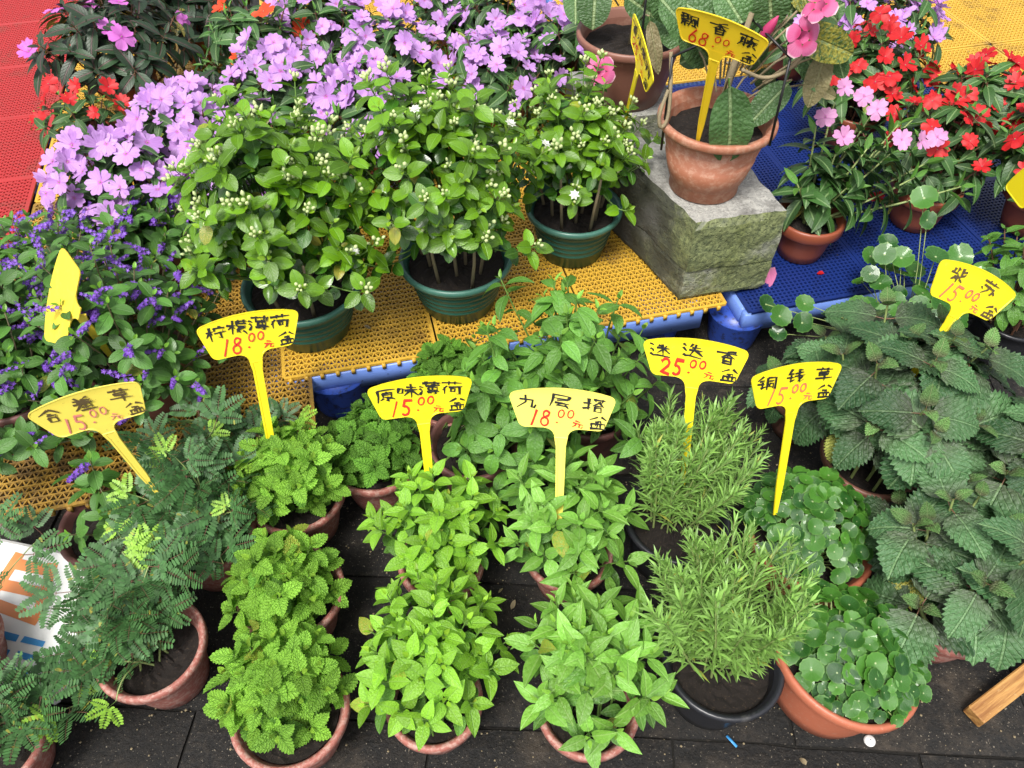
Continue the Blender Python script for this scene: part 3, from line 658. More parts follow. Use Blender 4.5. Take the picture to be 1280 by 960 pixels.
def pallet(label, u0, u1, v0, v1, z, legs, rim=.052, lip=0):
    x, y = mloc(u0, v0); t = thing('blue_plastic_pallet', label, 'pallet', (x, y, 0), MA, 'blue pallets carrying the mats'); W_ = u1-u0; D_ = v1-v0
    for nm, a, b in (('front_rail', (0, .004, z-rim), (W_, .024, z)), ('rear_rail', (0, D_-.024, z-rim), (W_, D_-.004, z)), ('side_rail', (0, .026, z-rim), (.02, D_-.026, z)), ('side_rail', (W_-.02, .026, z-rim), (W_, D_-.026, z))):
        g = G(); box(g, a, b, 0, .003); link(nm, g.mesh(nm, ['plastic_blue']), t)
    for k in range(1, 4):
        g = G(); yy = D_*k/4; box(g, (.022, yy-.01, z-.035), (W_-.022, yy+.01, z-.003), 0); link('cross_bar', g.mesh('cross_bar', ['leg_blue']), t)
    for lx, ly, lr in legs:
        g = G(); lathe(g, [(.002, z-.04), (lr, z-.04), (lr*.97, z-.045), (lr*.80, .01), (lr*.76, 0), (.002, 0)], 28); link('leg', g.mesh('leg', ['leg_blue']), t, Matrix.Translation((lx, ly, 0)))
    return t
pallet('blue plastic pallet under the yellow mats, legs showing behind the herbs', -.985, -.06, -.008, .98, ZT-.0095, [(.10, .06, .075), (.46, .08, .06), (.86, .09, .06), (.1, .85, .06), (.86, .85, .06)])
pallet('blue plastic pallet under the far rows of yellow mats', -.985, -.06, 1.0, 1.96, ZT-.0095, [(.1, .1, .06), (.86, .1, .06), (.1, .85, .06), (.86, .85, .06)])
pallet('blue plastic pallet under the left yellow mats, behind the purple flowers', -1.65, -1.0, .0, .9, ZT-.0165, [(.08, .08, .05), (.55, .08, .05), (.08, .8, .05), (.55, .8, .05)])
pallet('blue plastic pallet under the far left yellow mats', -1.65, -1.0, .92, 1.74, ZT-.0165, [(.08, .08, .05), (.55, .08, .05), (.08, .7, .05), (.55, .7, .05)])
pallet('blue plastic deck right of the concrete block, round leg at its corner', .03, 1.04, -.035, .96, ZT-.021, [(.02, .065, .07), (.5, .08, .06), (.92, .08, .06), (.1, .85, .06), (.9, .85, .06)])
pallet('blue plastic pallet under the back right yellow mats', .03, 2.0, .98, 2.6, ZT-.0095, [(.1, .1, .06), (.9, .1, .06), (1.6, .1, .06), (.1, 1.5, .06), (1.6, 1.5, .06)])
pallet('blue plastic pallet under the red mats', -2.92, -1.655, -.1, 2.2, ZT-.0095, [(.1, .1, .06), (1.2, .1, .06), (.1, 2.1, .06), (1.2, 2.1, .06)])

# concrete block ------------------------------------------------------------------
def block():
    t = thing('concrete_block', 'mossy concrete block with a crack line, carrying the terracotta pot of pink blooms', 'block', (.377, 1.288, ZT))
    def prism(name, z0, z1, off, seed):
        rr = np.random.default_rng(seed); n = 16; nz = 8; g = G()
        A = np.array([(0, 0), (.200, .045), (.120, .335), (-.175, .335)]) + off    # footprint corners (counter-clockwise)
        A = A*1.0; V = []; F = []; ring = []
        for s in range(4):
            for k in range(n):
                ring.append(A[s] + (A[(s+1) % 4]-A[s])*k/n)
        ring = np.array(ring); m = len(ring); cen = ring.mean(0)
        for q in range(nz+1):
            z = z0 + (z1-z0)*q/nz; ins = (.005 if (q == nz and z1 > .1) or (q == 0 and z0 == 0) else .0012) if q in (0, nz) else 0
            for p in ring:
                d = nrm(p-cen); pp = p - d*(ins + rr.uniform(-.0013, .0013) + .003*math.sin(p[0]*31 + z*40)*math.sin(p[1]*27 - z*33) + (.005*rr.random()**2 if q == nz and z1 > .1 else 0)); V.append((pp[0], pp[1], z + rr.uniform(-.0015, .0015)))
        for q in range(nz):
            for k in range(m): F.append((q*m+k, q*m+(k+1) % m, (q+1)*m+(k+1) % m, (q+1)*m+k))
        V.append((cen[0], cen[1], z1+.001)); c0 = len(V)-1
        for k in range(m): F.append((nz*m+k, nz*m+(k+1) % m, c0))
        V.append((cen[0], cen[1], z0)); 
        for k in range(m): F.append(((k+1) % m, k, c0+1))
        g.add(V, F); link(name, g.mesh(name, ['concrete'], False), t)
    prism('lower_slab', 0, .085, np.array([0, 0.]), 3)
    prism('upper_slab', .0855, .215, np.array([.000, -.004]), 5)
block()
def small_mesh(name, label, cat, mat, build, loc=(0, 0, 0), rz=0, group=None):
    g = G(); build(g); o = link(name, g.mesh(name, mat if isinstance(mat, list) else [mat])); o.location = loc; o.rotation_euler = (0, 0, rz); tag(o, label, cat, group); return o
# extend the block backwards and add a second one under the brown pot
# ------------------------------------------------------------------ POTTED HERBS
GB = 'pots of lemon balm in the left herb column'
def balm(loc, label, dark=False, Rd=.094, n=36, zt=.235, cx=0, cy=0, **k):
    t = plant('potted_lemon_balm', label, 'potted plant', loc, 'pot_pink', .083, .125, GB)
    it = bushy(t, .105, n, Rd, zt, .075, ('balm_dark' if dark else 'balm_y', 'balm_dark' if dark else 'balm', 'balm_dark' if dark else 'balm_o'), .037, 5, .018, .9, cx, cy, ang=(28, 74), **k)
    put(t, it, PN); return t
balm((-.342, .402, 0), 'crinkled lime green lemon balm in a dusty pink pot, nearest the camera', cx=-.012, cy=.03, zt=.225, Rd=.09)
balm((-.378, .600, 0), 'lemon balm in a pink pot, middle of the left herb column', cx=-.012, cy=.0, zt=.215, Rd=.088)
balm((-.405, .800, 0), 'lemon balm in a pink pot with the tilted 18.00 sign planted in it', zt=.265, cx=-.002)
balm((-.268, .885, 0), 'darker green crinkled mint plant beside the blue platform leg, behind the 15.00 mint sign', True, .092, 36, .22)
balm((-.125, 1.045, 0), 'dark crinkled mint plant half hidden under the platform edge', True, .075, 26, .235)
GM = 'pots of mint in the second herb column'
def mint(loc, label, zt=.25, Rd=.114, n=34, **k):
    t = plant('potted_mint', label, 'potted plant', loc, 'pot_pink', .069, .12, GM)
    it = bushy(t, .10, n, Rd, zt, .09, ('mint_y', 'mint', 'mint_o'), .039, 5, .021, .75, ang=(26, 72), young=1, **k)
    put(t, it, PN); return t
mint((-.122, .420, 0), 'front mint with smooth bright green leaves spilling over its pink pot', cx=-.002, cy=.052, Rd=.114, n=38, zt=.275)
mint((-.125, .660, 0), 'rear mint with smooth bright green leaves, the 15.00 sign planted in it', Rd=.108, n=32, cy=.02, zt=.28)
GS = 'pots of basil in the third herb column'
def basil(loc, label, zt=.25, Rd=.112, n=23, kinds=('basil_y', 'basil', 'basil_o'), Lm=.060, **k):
    t = plant('potted_basil', label, 'potted plant', loc, 'pot_pink', .072, .12, GS)
    put(t, bushy(t, .10, n, Rd, zt, .10, kinds, Lm, 5, .023, .8, ang=(26, 70), **k), PN); return t
basil((.118, .410, 0), 'front basil with pale star shaped leaf tips over a speckled pink pot', cx=.008, cy=.052, Rd=.112, n=29, zt=.27, Lm=.052)
basil((.100, .680, 0), 'rear basil with deeper green leaves, the 18.00 basil sign planted in it', kinds=('basil', 'basil', 'basil_o'), Rd=.112, n=28, Lm=.050, zt=.29, cy=.012)
GW = 'large leggy basil plants behind the signs'
t = plant('potted_tall_basil', 'big sprawling basil in a dark brown pot, left one below the yellow mats', 'potted plant', (-.075, .905, 0), 'pot_dusky', .082, .14, GW)
put(t, bushy(t, .12, 44, .16, .345, .17, ('wbasil_y', 'wbasil'), .052, 4, .032, .8, .10, .01, jit=.02, zj=.025, srad=.0018, ang=(35, 95)), PN)
t = plant('potted_tall_basil', 'tallest leggy basil, its top leaning over the yellow mat edge', 'potted plant', (.16, 1.0, 0), 'pot_dusky', .082, .14, GW)
put(t, bushy(t, .12, 42, .17, .41, .17, ('wbasil_y', 'wbasil'), .054, 4, .034, .7, -.06, -.03, jit=.025, zj=.035, srad=.0018, ang=(35, 95)), PN)

GR = 'pots of rosemary in the fourth herb column'
def rosemary(loc, label, n, zt, cx=0, cy=0, Rd=.085):
    t = plant('potted_rosemary', label, 'potted plant', loc, 'pot_black', .088, .14, GR, drop=.03); it = []
    for i in range(n):
        r = math.sqrt((i+.5)/n); th = i*2.4; b = np.array([math.cos(th)*r*.05, math.sin(th)*r*.04 + .018, .105])
        L = random.uniform(.13, .215)*(1-.12*r) + (zt-.27); d = nrm((math.cos(th)*r*.25 + cx*5 + random.gauss(0, .09), math.sin(th)*r*.22 + cy*3 + random.gauss(0, .08), 1))
        m = frame(b, d, (math.cos(i), math.sin(i), .1), L); m2 = m.copy(); m2[:3, 2] = m[:3, 1]; m2[:3, 1] = -m[:3, 2]
        it.append(('sprig', m2))
        if i % 2: 
            d2 = nrm(d + np.array([math.cos(th+1)*.2, math.sin(th+1)*.16, 0])); m = frame(b + d*L*.45, d2, (1, 0, 0), L*.6); m2 = m.copy(); m2[:3, 2] = m[:3, 1]; m2[:3, 1] = -m[:3, 2]; it.append(('sprig', m2))
    put(t, it, PN); return t
rosemary((.335, .475, 0), 'front rosemary with needle leaves in a black nursery pot', 34, .325, -.003, .055)
rosemary((.298, .735, 0), 'rear rosemary in a black pot, the 25.00 sign planted in it', 34, .315, .02, .05)

GP = 'pots of pennywort in the fifth herb column'
def pennywort(t, h, n, Rd, zt, drop, rr=(.012, .021), cx=0, cy=0, extra=()):
    it = []; g = G(); pts = []
    for i in range(n):
        r = math.sqrt((i+.5)/n); th = i*2.39996 + random.uniform(-.25, .25)
        pts.append((np.array([cx + Rd*r*math.cos(th), cy + Rd*r*math.sin(th), zt - drop*r**2 + random.gauss(0, .009)]), random.uniform(*rr)*(1.12 if i % 7 == 0 else 1), nrm((math.cos(th)*r*.7 + random.gauss(0, .2), math.sin(th)*r*.7 - .12 + random.gauss(0, .2), 1))))
    for e in extra: pts.append((np.array(e[:3]), e[3], nrm((random.gauss(0, .25), -.45 + random.gauss(0, .2), 1))))
    for p, rad_, up in pts:
        base = np.array([p[0]*.5, p[1]*.5, h]) if np.hypot(p[0], p[1]) < Rd*1.3 else np.array([p[0]*.15, p[1]*.15, h])
        tube(g, [base, (base + p)/2 + (0, 0, .015), p - up*rad_*.1], .0011, 4, 0, cap=False)
        m = np.eye(4); a = random.uniform(0, 6.28); x = nrm(np.cross(up, (math.cos(a), math.sin(a), 0))); y = np.cross(up, x); m[:3, 0] = x*rad_; m[:3, 1] = y*rad_; m[:3, 2] = up*rad_; m[:3, 3] = p; it.append(('penny', m))
    link('stems', g.mesh('stems', ['stem_pale']), t); put(t, it, PN)
t = plant('potted_pennywort', 'front pennywort with glossy round leaves filling a wide orange red pot', 'potted plant', (.518, .470, .006), 'pot_red', .112, .125, GP, tilt=(-.13, .16)); pennywort(t, .10, 190, .112, .178, .045, (.0105, .0185), cx=.026, cy=.018)
t = plant('potted_pennywort', 'rear pennywort with round leaves, behind the front one and beside the rosemary', 'potted plant', (.532, .705, 0), 'pot_red', .108, .115, GP, tilt=(-.06, .08)); pennywort(t, .098, 170, .110, .225, .075, (.0105, .0185), cx=-.004, cy=.01)
t = plant('potted_pennywort', 'tall loose pennywort with long stalks behind the 15.00 perilla sign', 'potted plant', (.88, 1.17, 0), 'pot_brown', .085, .13, GP)
ex = [(.551, 1.229, .2, .022), (.572, 1.192, .2, .025), (.615, 1.172, .2, .026), (.64, 1.242, .19, .022), (.866, 1.362, .38, .027), (.873, 1.326, .35, .021), (.891, 1.269, .3, .026), (.95, 1.28, .29, .030), (.982, 1.206, .3, .020), (.965, 1.22, .29, .02), (.80, 1.30, .28, .025), (.79, 1.33, .25, .022), (.84, 1.30, .27, .026), (.77, 1.27, .25, .02), (.82, 1.34, .28, .024), (.57, 1.17, .17, .02)]
pennywort(t, .11, 26, .12, .235, .03, (.019, .026), -.02, .06, [(a-.88, b-1.17, c, d) for a, b, c, d in ex])

GL = 'pots of perilla at the right edge'
def perilla(loc, label, n, Rd, zt, drop, cx, cy, Lm, kind='pot_pink', nodes=4, extra=None, r=.09, h=.12):
    t = plant('potted_perilla', label, 'potted plant', loc, kind, r, h, GL)
    it = bushy(t, h-.02, n, Rd, zt, drop, ('perilla_y', 'perilla'), Lm, nodes, .05, .6, cx, cy, jit=.012, srad=.0026, stem='stem_pale', ang=(44, 96), zj=.03)
    put(t, it + (extra or []), PN)
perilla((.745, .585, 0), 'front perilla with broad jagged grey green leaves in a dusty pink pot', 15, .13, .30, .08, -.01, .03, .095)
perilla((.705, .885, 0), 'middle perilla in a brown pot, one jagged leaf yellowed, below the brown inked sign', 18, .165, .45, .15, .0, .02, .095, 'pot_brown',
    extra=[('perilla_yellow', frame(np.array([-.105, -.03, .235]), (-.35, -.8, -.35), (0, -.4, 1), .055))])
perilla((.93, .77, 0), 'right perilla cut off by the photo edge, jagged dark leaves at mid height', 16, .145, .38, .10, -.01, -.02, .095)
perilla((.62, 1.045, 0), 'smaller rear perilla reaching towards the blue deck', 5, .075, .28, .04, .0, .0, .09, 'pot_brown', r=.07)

# mimosa ------------------------------------------------------------------
GI = 'pots of sensitive plant at the lower left'
def mimosa(t, h, branches, Ls=.058):
    it = []; g = G()
    for bi, (x, y, z, nl) in enumerate(branches):
        b = np.array([random.uniform(-.03, .03), random.uniform(-.03, .03), h]); e = np.array([x, y, z]); mid_ = (b+e)/2 + np.array([random.uniform(-.02, .02), random.uniform(-.02, .02), .05])
        P_ = lambda s: (1-s)**2*b + 2*s*(1-s)*mid_ + s*s*e
        tube(g, [P_(s) for s in np.linspace(0, 1, 7)], [.0022, .002, .0018, .0016, .0014, .0012, .0009], 4, 0, cap=False)
        for k in range(nl):
            s = .3 + .7*k/max(1, nl-1); p = P_(s); a = k*2.6 + bi; d = nrm((math.cos(a), math.sin(a), random.uniform(.15, .9))); young = (k == nl-1 and bi % 2 == 0)
            up = nrm((random.gauss(0, .25), -.5 + random.gauss(0, .25), 1))
            it.append(('mimosa_y' if young else 'mimosa', frame(p, d, up, Ls*random.uniform(.75, 1.15)*(.7 if young else 1))))
    link('stems', g.mesh('stems', ['stem_pale']), t); put(t, it, PN)
t = plant('potted_mimosa', 'feathery sensitive plant in a dusty pink pot, soil and rim showing at right', 'potted plant', (-.585, .500, 0), 'pot_pink', .080, .13, GI, tilt=(0, 0), drop=.035)
mimosa(t, .09, [(-.10, -.01, .14, 6), (-.07, .07, .2, 7), (.0, .12, .21, 6), (-.13, .07, .18, 6), (-.05, .03, .17, 5), (-.12, -.05, .12, 5), (-.05, .12, .22, 6), (.05, .13, .2, 4), (-.02, -.09, .14, 2)])
t = plant('potted_mimosa', 'tall feathery sensitive plant between the purple flowers and the lemon balm', 'potted plant', (-.555, .715, 0), 'pot_pink', .082, .125, GI)
mimosa(t, .1, [(-.08, 0, .24, 7), (.02, .03, .27, 8), (.08, -.02, .22, 6), (.0, -.08, .2, 7), (.10, .07, .24, 6), (-.05, .07, .31, 8), (.0, .03, .31, 7), (.03, .12, .27, 6), (-.1, -.06, .2, 6), (.07, -.09, .17, 6), (.12, .02, .2, 5)])
t = plant('potted_mimosa', 'rear sensitive plant in a dark brown pot, one bright lime sprig on top', 'potted plant', (-.50, .885, 0), 'pot_dusky', .08, .13, GI)
mimosa(t, .11, [(-.04, -.06, .26, 6), (.03, -.04, .2, 6), (.09, .02, .2, 5), (-.08, -.03, .27, 4), (.10, -.06, .17, 5)])
t = plant('potted_mimosa', 'sensitive plant cut off by the left photo edge, spreading over the white board', 'potted plant', (-.93, .50, 0), 'pot_pink', .085, .125, GI)
mimosa(t, .1, [(.12, -.09, .16, 4), (.12, .18, .17, 4), (.10, -.11, .14, 4), (.06, .16, .2, 5), (.06, .0, .24, 3)])
t = plant('potted_mimosa', 'low sensitive plant in the bottom left corner of the photo', 'potted plant', (-.80, .36, 0), 'pot_pink', .08, .11, GI)
mimosa(t, .1, [(.10, .04, .12, 5), (.04, .06, .15, 6), (-.05, .06, .15, 6), (.02, .03, .17, 5), (.12, .07, .08, 5), (-.08, .03, .14, 5)])

# duranta ------------------------------------------------------------------
GD = 'pots of purple duranta at the left'
def duranta(loc, label, n, Rd, zt, drop, nf, kind='pot_dusky', h=.13, cx=0, cy=0, Lm=.043, r=.085, young=1):
    t = plant('potted_duranta', label, 'potted plant', loc, kind, r, h, GD)
    def ex(tip, ax, i, r_):
        if i*1.0*nf/n % 1 >= nf/n: return []
        out = []
        for q in range(random.choice((1, 1, 1, 2))):
            a = random.uniform(0, 6.28); d = nrm(np.array([math.cos(a)*.9, math.sin(a)*.9 - .4, .15]) + ax*.4); out.append(('raceme', frame(tip - ax*.01, d, (0, 0, 1), random.uniform(.038, .064))))
        return out
    it = bushy(t, h-.02, n, Rd, zt, drop, ('duranta_y', 'duranta'), Lm, 5, .026, .9, cx, cy, jit=.018, zj=.025, srad=.0014, stem='stem_wood', ang=(30, 90), extra=ex, young=young)
    put(t, it, PN)
duranta((-.72, .725, 0), 'small leafy duranta in a dark brown pot at the yellow mat corner', 9, .06, .25, .05, 1, h=.14)
duranta((-.715, 1.0, .151), 'duranta thick with purple flower sprays, beside the grubby yellow mat', 84, .185, .33, .2, 80, Lm=.038)
duranta((-.94, 1.13, .151), 'duranta with purple sprays at the left edge, behind the blank yellow tag', 74, .18, .31, .16, 68, Lm=.038)
duranta((-.92, .93, .151), 'leafy duranta low at the left edge above the yellow mat corner', 62, .17, .24, .16, 36, Lm=.038)
duranta((-.80, 1.33, .151), 'rear duranta whose sprays meet the lilac flowers', 50, .13, .22, .10, 46)

# jasmine ------------------------------------------------------------------
GJ = 'jasmine bushes in round green pots'
def jasmine(loc, label, r, n, Rd, zt, drop, cx, cy, Lm=.039, h=.13):
    t = plant('potted_jasmine', label, 'potted plant', loc, 'pot_green', r, h, GJ, drop=.022)
    def ex(tip, ax, i, r_):
        if random.random() < .55: return [('open_bud' if random.random() < .07 else 'buds', frame_up(tip, nrm(ax + np.array([0, -.1, .35])), random.uniform(.017, .026)))]
        return []
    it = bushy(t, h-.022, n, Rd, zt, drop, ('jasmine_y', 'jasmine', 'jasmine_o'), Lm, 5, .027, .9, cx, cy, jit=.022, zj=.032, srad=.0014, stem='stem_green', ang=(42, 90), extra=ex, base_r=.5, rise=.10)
    g = G()
    for i in range(11):
        a = i*2.4; rr = r*.75*math.sqrt((i+.6)/11); p = np.array([rr*math.cos(a), rr*math.sin(a), h-.03]); q = p + np.array([rr*math.cos(a)*.35, rr*math.sin(a)*.35, .16])
        tube(g, [p, (p+q)/2 + (random.uniform(-.004, .004), 0, 0), q], [.0042, .0036, .0028], 6, 0)
    link('canes', g.mesh('canes', ['stem_wood']), t)['kind'] = 'stuff'
    put(t, it, PN)
def frame_up(p, up, s):
    m = np.eye(4); a = random.uniform(0, 6.28); x = nrm(np.cross(up, (math.cos(a), math.sin(a), .01))); y = np.cross(up, x); m[:3, 0] = x*s; m[:3, 1] = y*s; m[:3, 2] = np.asarray(up)*s; m[:3, 3] = p; return m
jasmine((-.435, 1.205, ZT), 'largest jasmine in a green pot, left of three, behind the 18.00 lemon sign', .116, 144, .197, .475, .21, .0, .01)
jasmine((-.120, 1.29, ZT), 'middle jasmine in a green pot, cane stems rising from its soil', .114, 132, .185, .485, .20, -.02, .0)
jasmine((.142, 1.468, ZT), 'right jasmine in a green pot beside the concrete block', .103, 90, .15, .385, .16, -.01, .015, .037)

# impatiens ------------------------------------------------------------------
def impatiens(loc, label, group, flo, nfl, n=34, Rd=.15, zt=.26, drop=.10, leaf='impat', Lm=.078, kind='pot_nursery', r=.075, h=.11, cx=0, cy=0, fs=.032, name='potted_impatiens', nodes=4, inter=.024, face=-.35, foff=.03, fspread=1.05, extra=None, stem='stem_red', srad=.002):
    t = plant(name, label, 'potted plant', loc, kind, r, h, group)
    it = bushy(t, h-.02, n, Rd, zt, drop, ('impat_y' if leaf == 'impat' else leaf, leaf), Lm, nodes, inter, .9, cx, cy, jit=.015, zj=.02, srad=srad, stem=stem, ang=(45, 92))
    for i in range(nfl):
        rr = math.sqrt((i+.5)/nfl)*fspread; th = i*2.39996 + random.uniform(-.4, .4); p = np.array([cx + Rd*rr*math.cos(th) + random.gauss(0, .012), cy + Rd*rr*math.sin(th) + random.gauss(0, .012), zt + foff - drop*rr**2 + random.gauss(0, .012)])
        up = nrm((math.cos(th)*rr*.5 + random.gauss(0, .45), math.sin(th)*rr*.3 + face + random.gauss(0, .42), .85)); key = flo if isinstance(flo, str) else random.choices(flo[0], flo[1])[0]
        it.append((key, frame_up(p, up, fs*random.uniform(.82, 1.12))))
    put(t, it + (extra or []), PN); return t
GN = 'lilac impatiens plants massed behind the jasmine'
LILAC = [((-.875, 1.46, ZT), 'lilac impatiens nearest the red and yellow mat seam, big pale blooms', 26), ((-.78, 1.68, ZT), 'lilac impatiens second from the left, above the purple sprays', 24), ((-.62, 1.50, ZT), 'lilac impatiens between the duranta and the largest jasmine', 16),
         ((-.60, 1.90, ZT), 'lilac impatiens dense with flowers behind the largest jasmine', 26), ((-.34, 1.76, ZT), 'lilac impatiens behind the gap between the left and middle jasmine', 22), ((-.33, 2.08, ZT), 'lilac impatiens in the far row, left of centre at the top edge', 20),
         ((-.05, 1.95, ZT), 'lilac impatiens behind the middle jasmine at the top edge', 22), ((.16, 2.14, ZT), 'lilac impatiens at the top edge, left of the brown pot', 18), ((-.03, 2.25, ZT), 'lilac impatiens farthest back, only its blooms at the top edge', 14), ((-.56, 2.28, ZT), 'lilac impatiens in the far row at the top edge, beside the orange red one', 16), ((-.17, 2.42, ZT), 'lilac impatiens cut off by the top edge, behind the far row', 10)]
for loc, lab, nf in LILAC: impatiens(loc, lab, GN, 'lilac', int(nf*1.7), fs=.0315)
impatiens((-.72, 2.12, ZT), 'impatiens with a few orange red blooms among the lilac ones at the top', 'impatiens with orange red blooms', 'orange', 4, fs=.035)
impatiens((-1.10, 2.10, ZT), 'dark leaved impatiens with a few magenta blooms, upper left beside the red mats', 'dark leaved impatiens', 'magenta', 9, n=46, Rd=.19, zt=.30, leaf='dimpat', Lm=.085, fs=.035)
impatiens((-.98, 2.42, ZT), 'dark leaved impatiens at the very top, behind the other dark one', 'dark leaved impatiens', 'magenta', 10, n=40, Rd=.19, zt=.28, leaf='dimpat', Lm=.085, fs=.035)
impatiens((-.80, 1.90, ZT), 'dark leaved impatiens without blooms, in the shade between the lilac ones', 'dark leaved impatiens', 'magenta', 1, n=30, Rd=.13, zt=.2, leaf='dimpat', Lm=.08, fs=.04)
impatiens((-1.09, 1.80, ZT), 'small red impatiens sitting over the red and yellow mat seam', 'red impatiens', 'red', 9, n=16, Rd=.10, zt=.20, drop=.05, Lm=.055, fs=.024)
GQ = 'red impatiens'
impatiens((1.01, 1.595, ZT-.012), 'red impatiens in a small clay coloured pot on the blue deck', GQ, 'red', 20, n=38, Rd=.15, zt=.26, cy=.06, cx=.0, fs=.028, Lm=.07, fspread=.9)
impatiens((.93, 1.93, ZT), 'red impatiens behind, between the pink vine and the lilac one', GQ, 'red', 28, n=40, Rd=.14, zt=.29, fs=.029)
impatiens((1.20, 1.80, ZT), 'red impatiens over the yellow mat, middle of the right group', GQ, 'red', 24, n=46, Rd=.15, zt=.26, fs=.029)
impatiens((1.27, 1.56, ZT), 'red impatiens at the right photo edge', GQ, 'red', 28, n=46, Rd=.15, zt=.28, fs=.029)
impatiens((1.06, 2.22, ZT), 'lilac impatiens at the top right, alone behind the red ones', GN, 'lilac', 50, n=36, Rd=.17, zt=.27, fs=.030)
impatiens((.86, 2.33, ZT), 'lilac impatiens at the top edge above the vine leaves', GN, 'lilac', 32, n=32, Rd=.15, zt=.27, fs=.030)
# leggy pink one
t = plant('potted_impatiens', 'pale pink impatiens with spreading canes in a clay coloured pot beside the block', 'potted plant', (.695, 1.475, ZT-.012), 'pot_nursery', .073, .11, 'pink impatiens')
g = G(); it = []
for k, (x, y, z) in enumerate([(-.03, .06, .30), (.02, .03, .25), (.08, .02, .27), (.14, .03, .25), (.20, .0, .21), (.25, .05, .22), (.10, .10, .30), (.02, .12, .32), (.17, .10, .28), (-.06, -.01, .2), (.30, -.02, .20), (.05, -.02, .2), (.12, .16, .3), (.22, .14, .27)]):
    b = np.array([random.uniform(-.02, .02), random.uniform(-.02, .02), .09]); e = np.array([x, y, z]); ax = nrm(e - b + (0, 0, .04)); pts = stem_curve(b, e, ax); tube(g, pts, [.0038, .0034, .003, .0026, .0022, .0016], 6, 0)
    az = k
    for q in range(13):
        s = 1 - q*.05; p = b + (e-b)*s; a = az + q*2.4; al = R(min(95, 40 + 7*q)); e1 = nrm(np.cross(ax, (0, 1, .02))); e2 = np.cross(ax, e1); rd = e1*math.cos(a) + e2*math.sin(a)
        it.append(('impat_y' if q < 3 else 'impat', frame(p, ax*math.cos(al) + rd*math.sin(al), ax*math.sin(al) - rd*math.cos(al), .085*min(1, .5 + .08*q))))
for p in [(-.03, .03, .34), (.01, .0, .31), (.06, .08, .36), (.09, .06, .34), (.13, -.01, .31), (.19, .02, .29), (.24, .05, .28), (.02, .1, .37)]: it.append(('pink', frame_up(np.array(p), nrm((random.gauss(0, .3), -.8, .8)), .025)))
link('stems', g.mesh('stems', ['stem_pale']), t); put(t, it, PN)
impatiens((1.14, 1.27, 0), 'dim dusky shrub at the right photo edge behind the perilla sign', 'shrubs at the right edge', 'red', 0, n=34, Rd=.13, zt=.33, leaf='wbasil', Lm=.05, kind='pot_black', h=.13, name='potted_shrub')

# dipladenia ------------------------------------------------------------------
def big_leaf(items, b, tip, Wd=None, key='vine', up=None, org=(0, 0, 0)):
    b = np.array(b); e = np.array(tip); L = np.linalg.norm(e-b); u = nrm(CAM - b - np.asarray(org)) + np.array([0, 0, .25]) if up is None else np.array(up)
    m = frame(b, e-b, u + np.random.default_rng(int(L*1e4)).normal(0, .10, 3), L/1.03, (Wd or L*.5)/.5); items.append((key, m))
def vine_flower(g, c, ax, s):
    m = frame_up(np.array(c), nrm(ax), s)
    V = []; F = []; n = 10; prof = [(.08, -1.3), (.10, -.9), (.22, -.45), (.34, -.1), (.42, .02)]
    for r, z in prof:
        for j in range(n): V.append((r*math.cos(j*6.283/n), r*math.sin(j*6.283/n), z))
    for i in range(len(prof)-1):
        for j in range(n): F.append((i*n+j, i*n+(j+1) % n, (i+1)*n+(j+1) % n, (i+1)*n+j))
    V = np.array(V); g.add(V @ m[:3, :3].T + m[:3, 3], F, 0, [(.5, .5)]*len(V))
    for k in range(5):
        a0 = k*1.2566; V = []; U = []; F = []
        for i in range(6):
            t = i/5; rr = .36 + t*1.0; hw = .16 + .62*math.sin(min(1, t*.95)*math.pi*.72)
            if i == 5: hw *= .45
            for j in range(-2, 3):
                cc = j/2; an = a0 + cc*hw/max(rr, .4)*.8 + t*.25; V.append((rr*math.cos(an), rr*math.sin(an), .02 + .12*t - .22*t*t*(1 + .6*math.sin(k*2.1)) + cc*.08*t)); U.append((.5 + cc*.3, t))
        for i in range(5):
            for j in range(4): F.append((i*5+j, i*5+j+1, (i+1)*5+j+1, (i+1)*5+j))
        V = np.array(V); g.add(V @ m[:3, :3].T + m[:3, 3], F, 0, U)
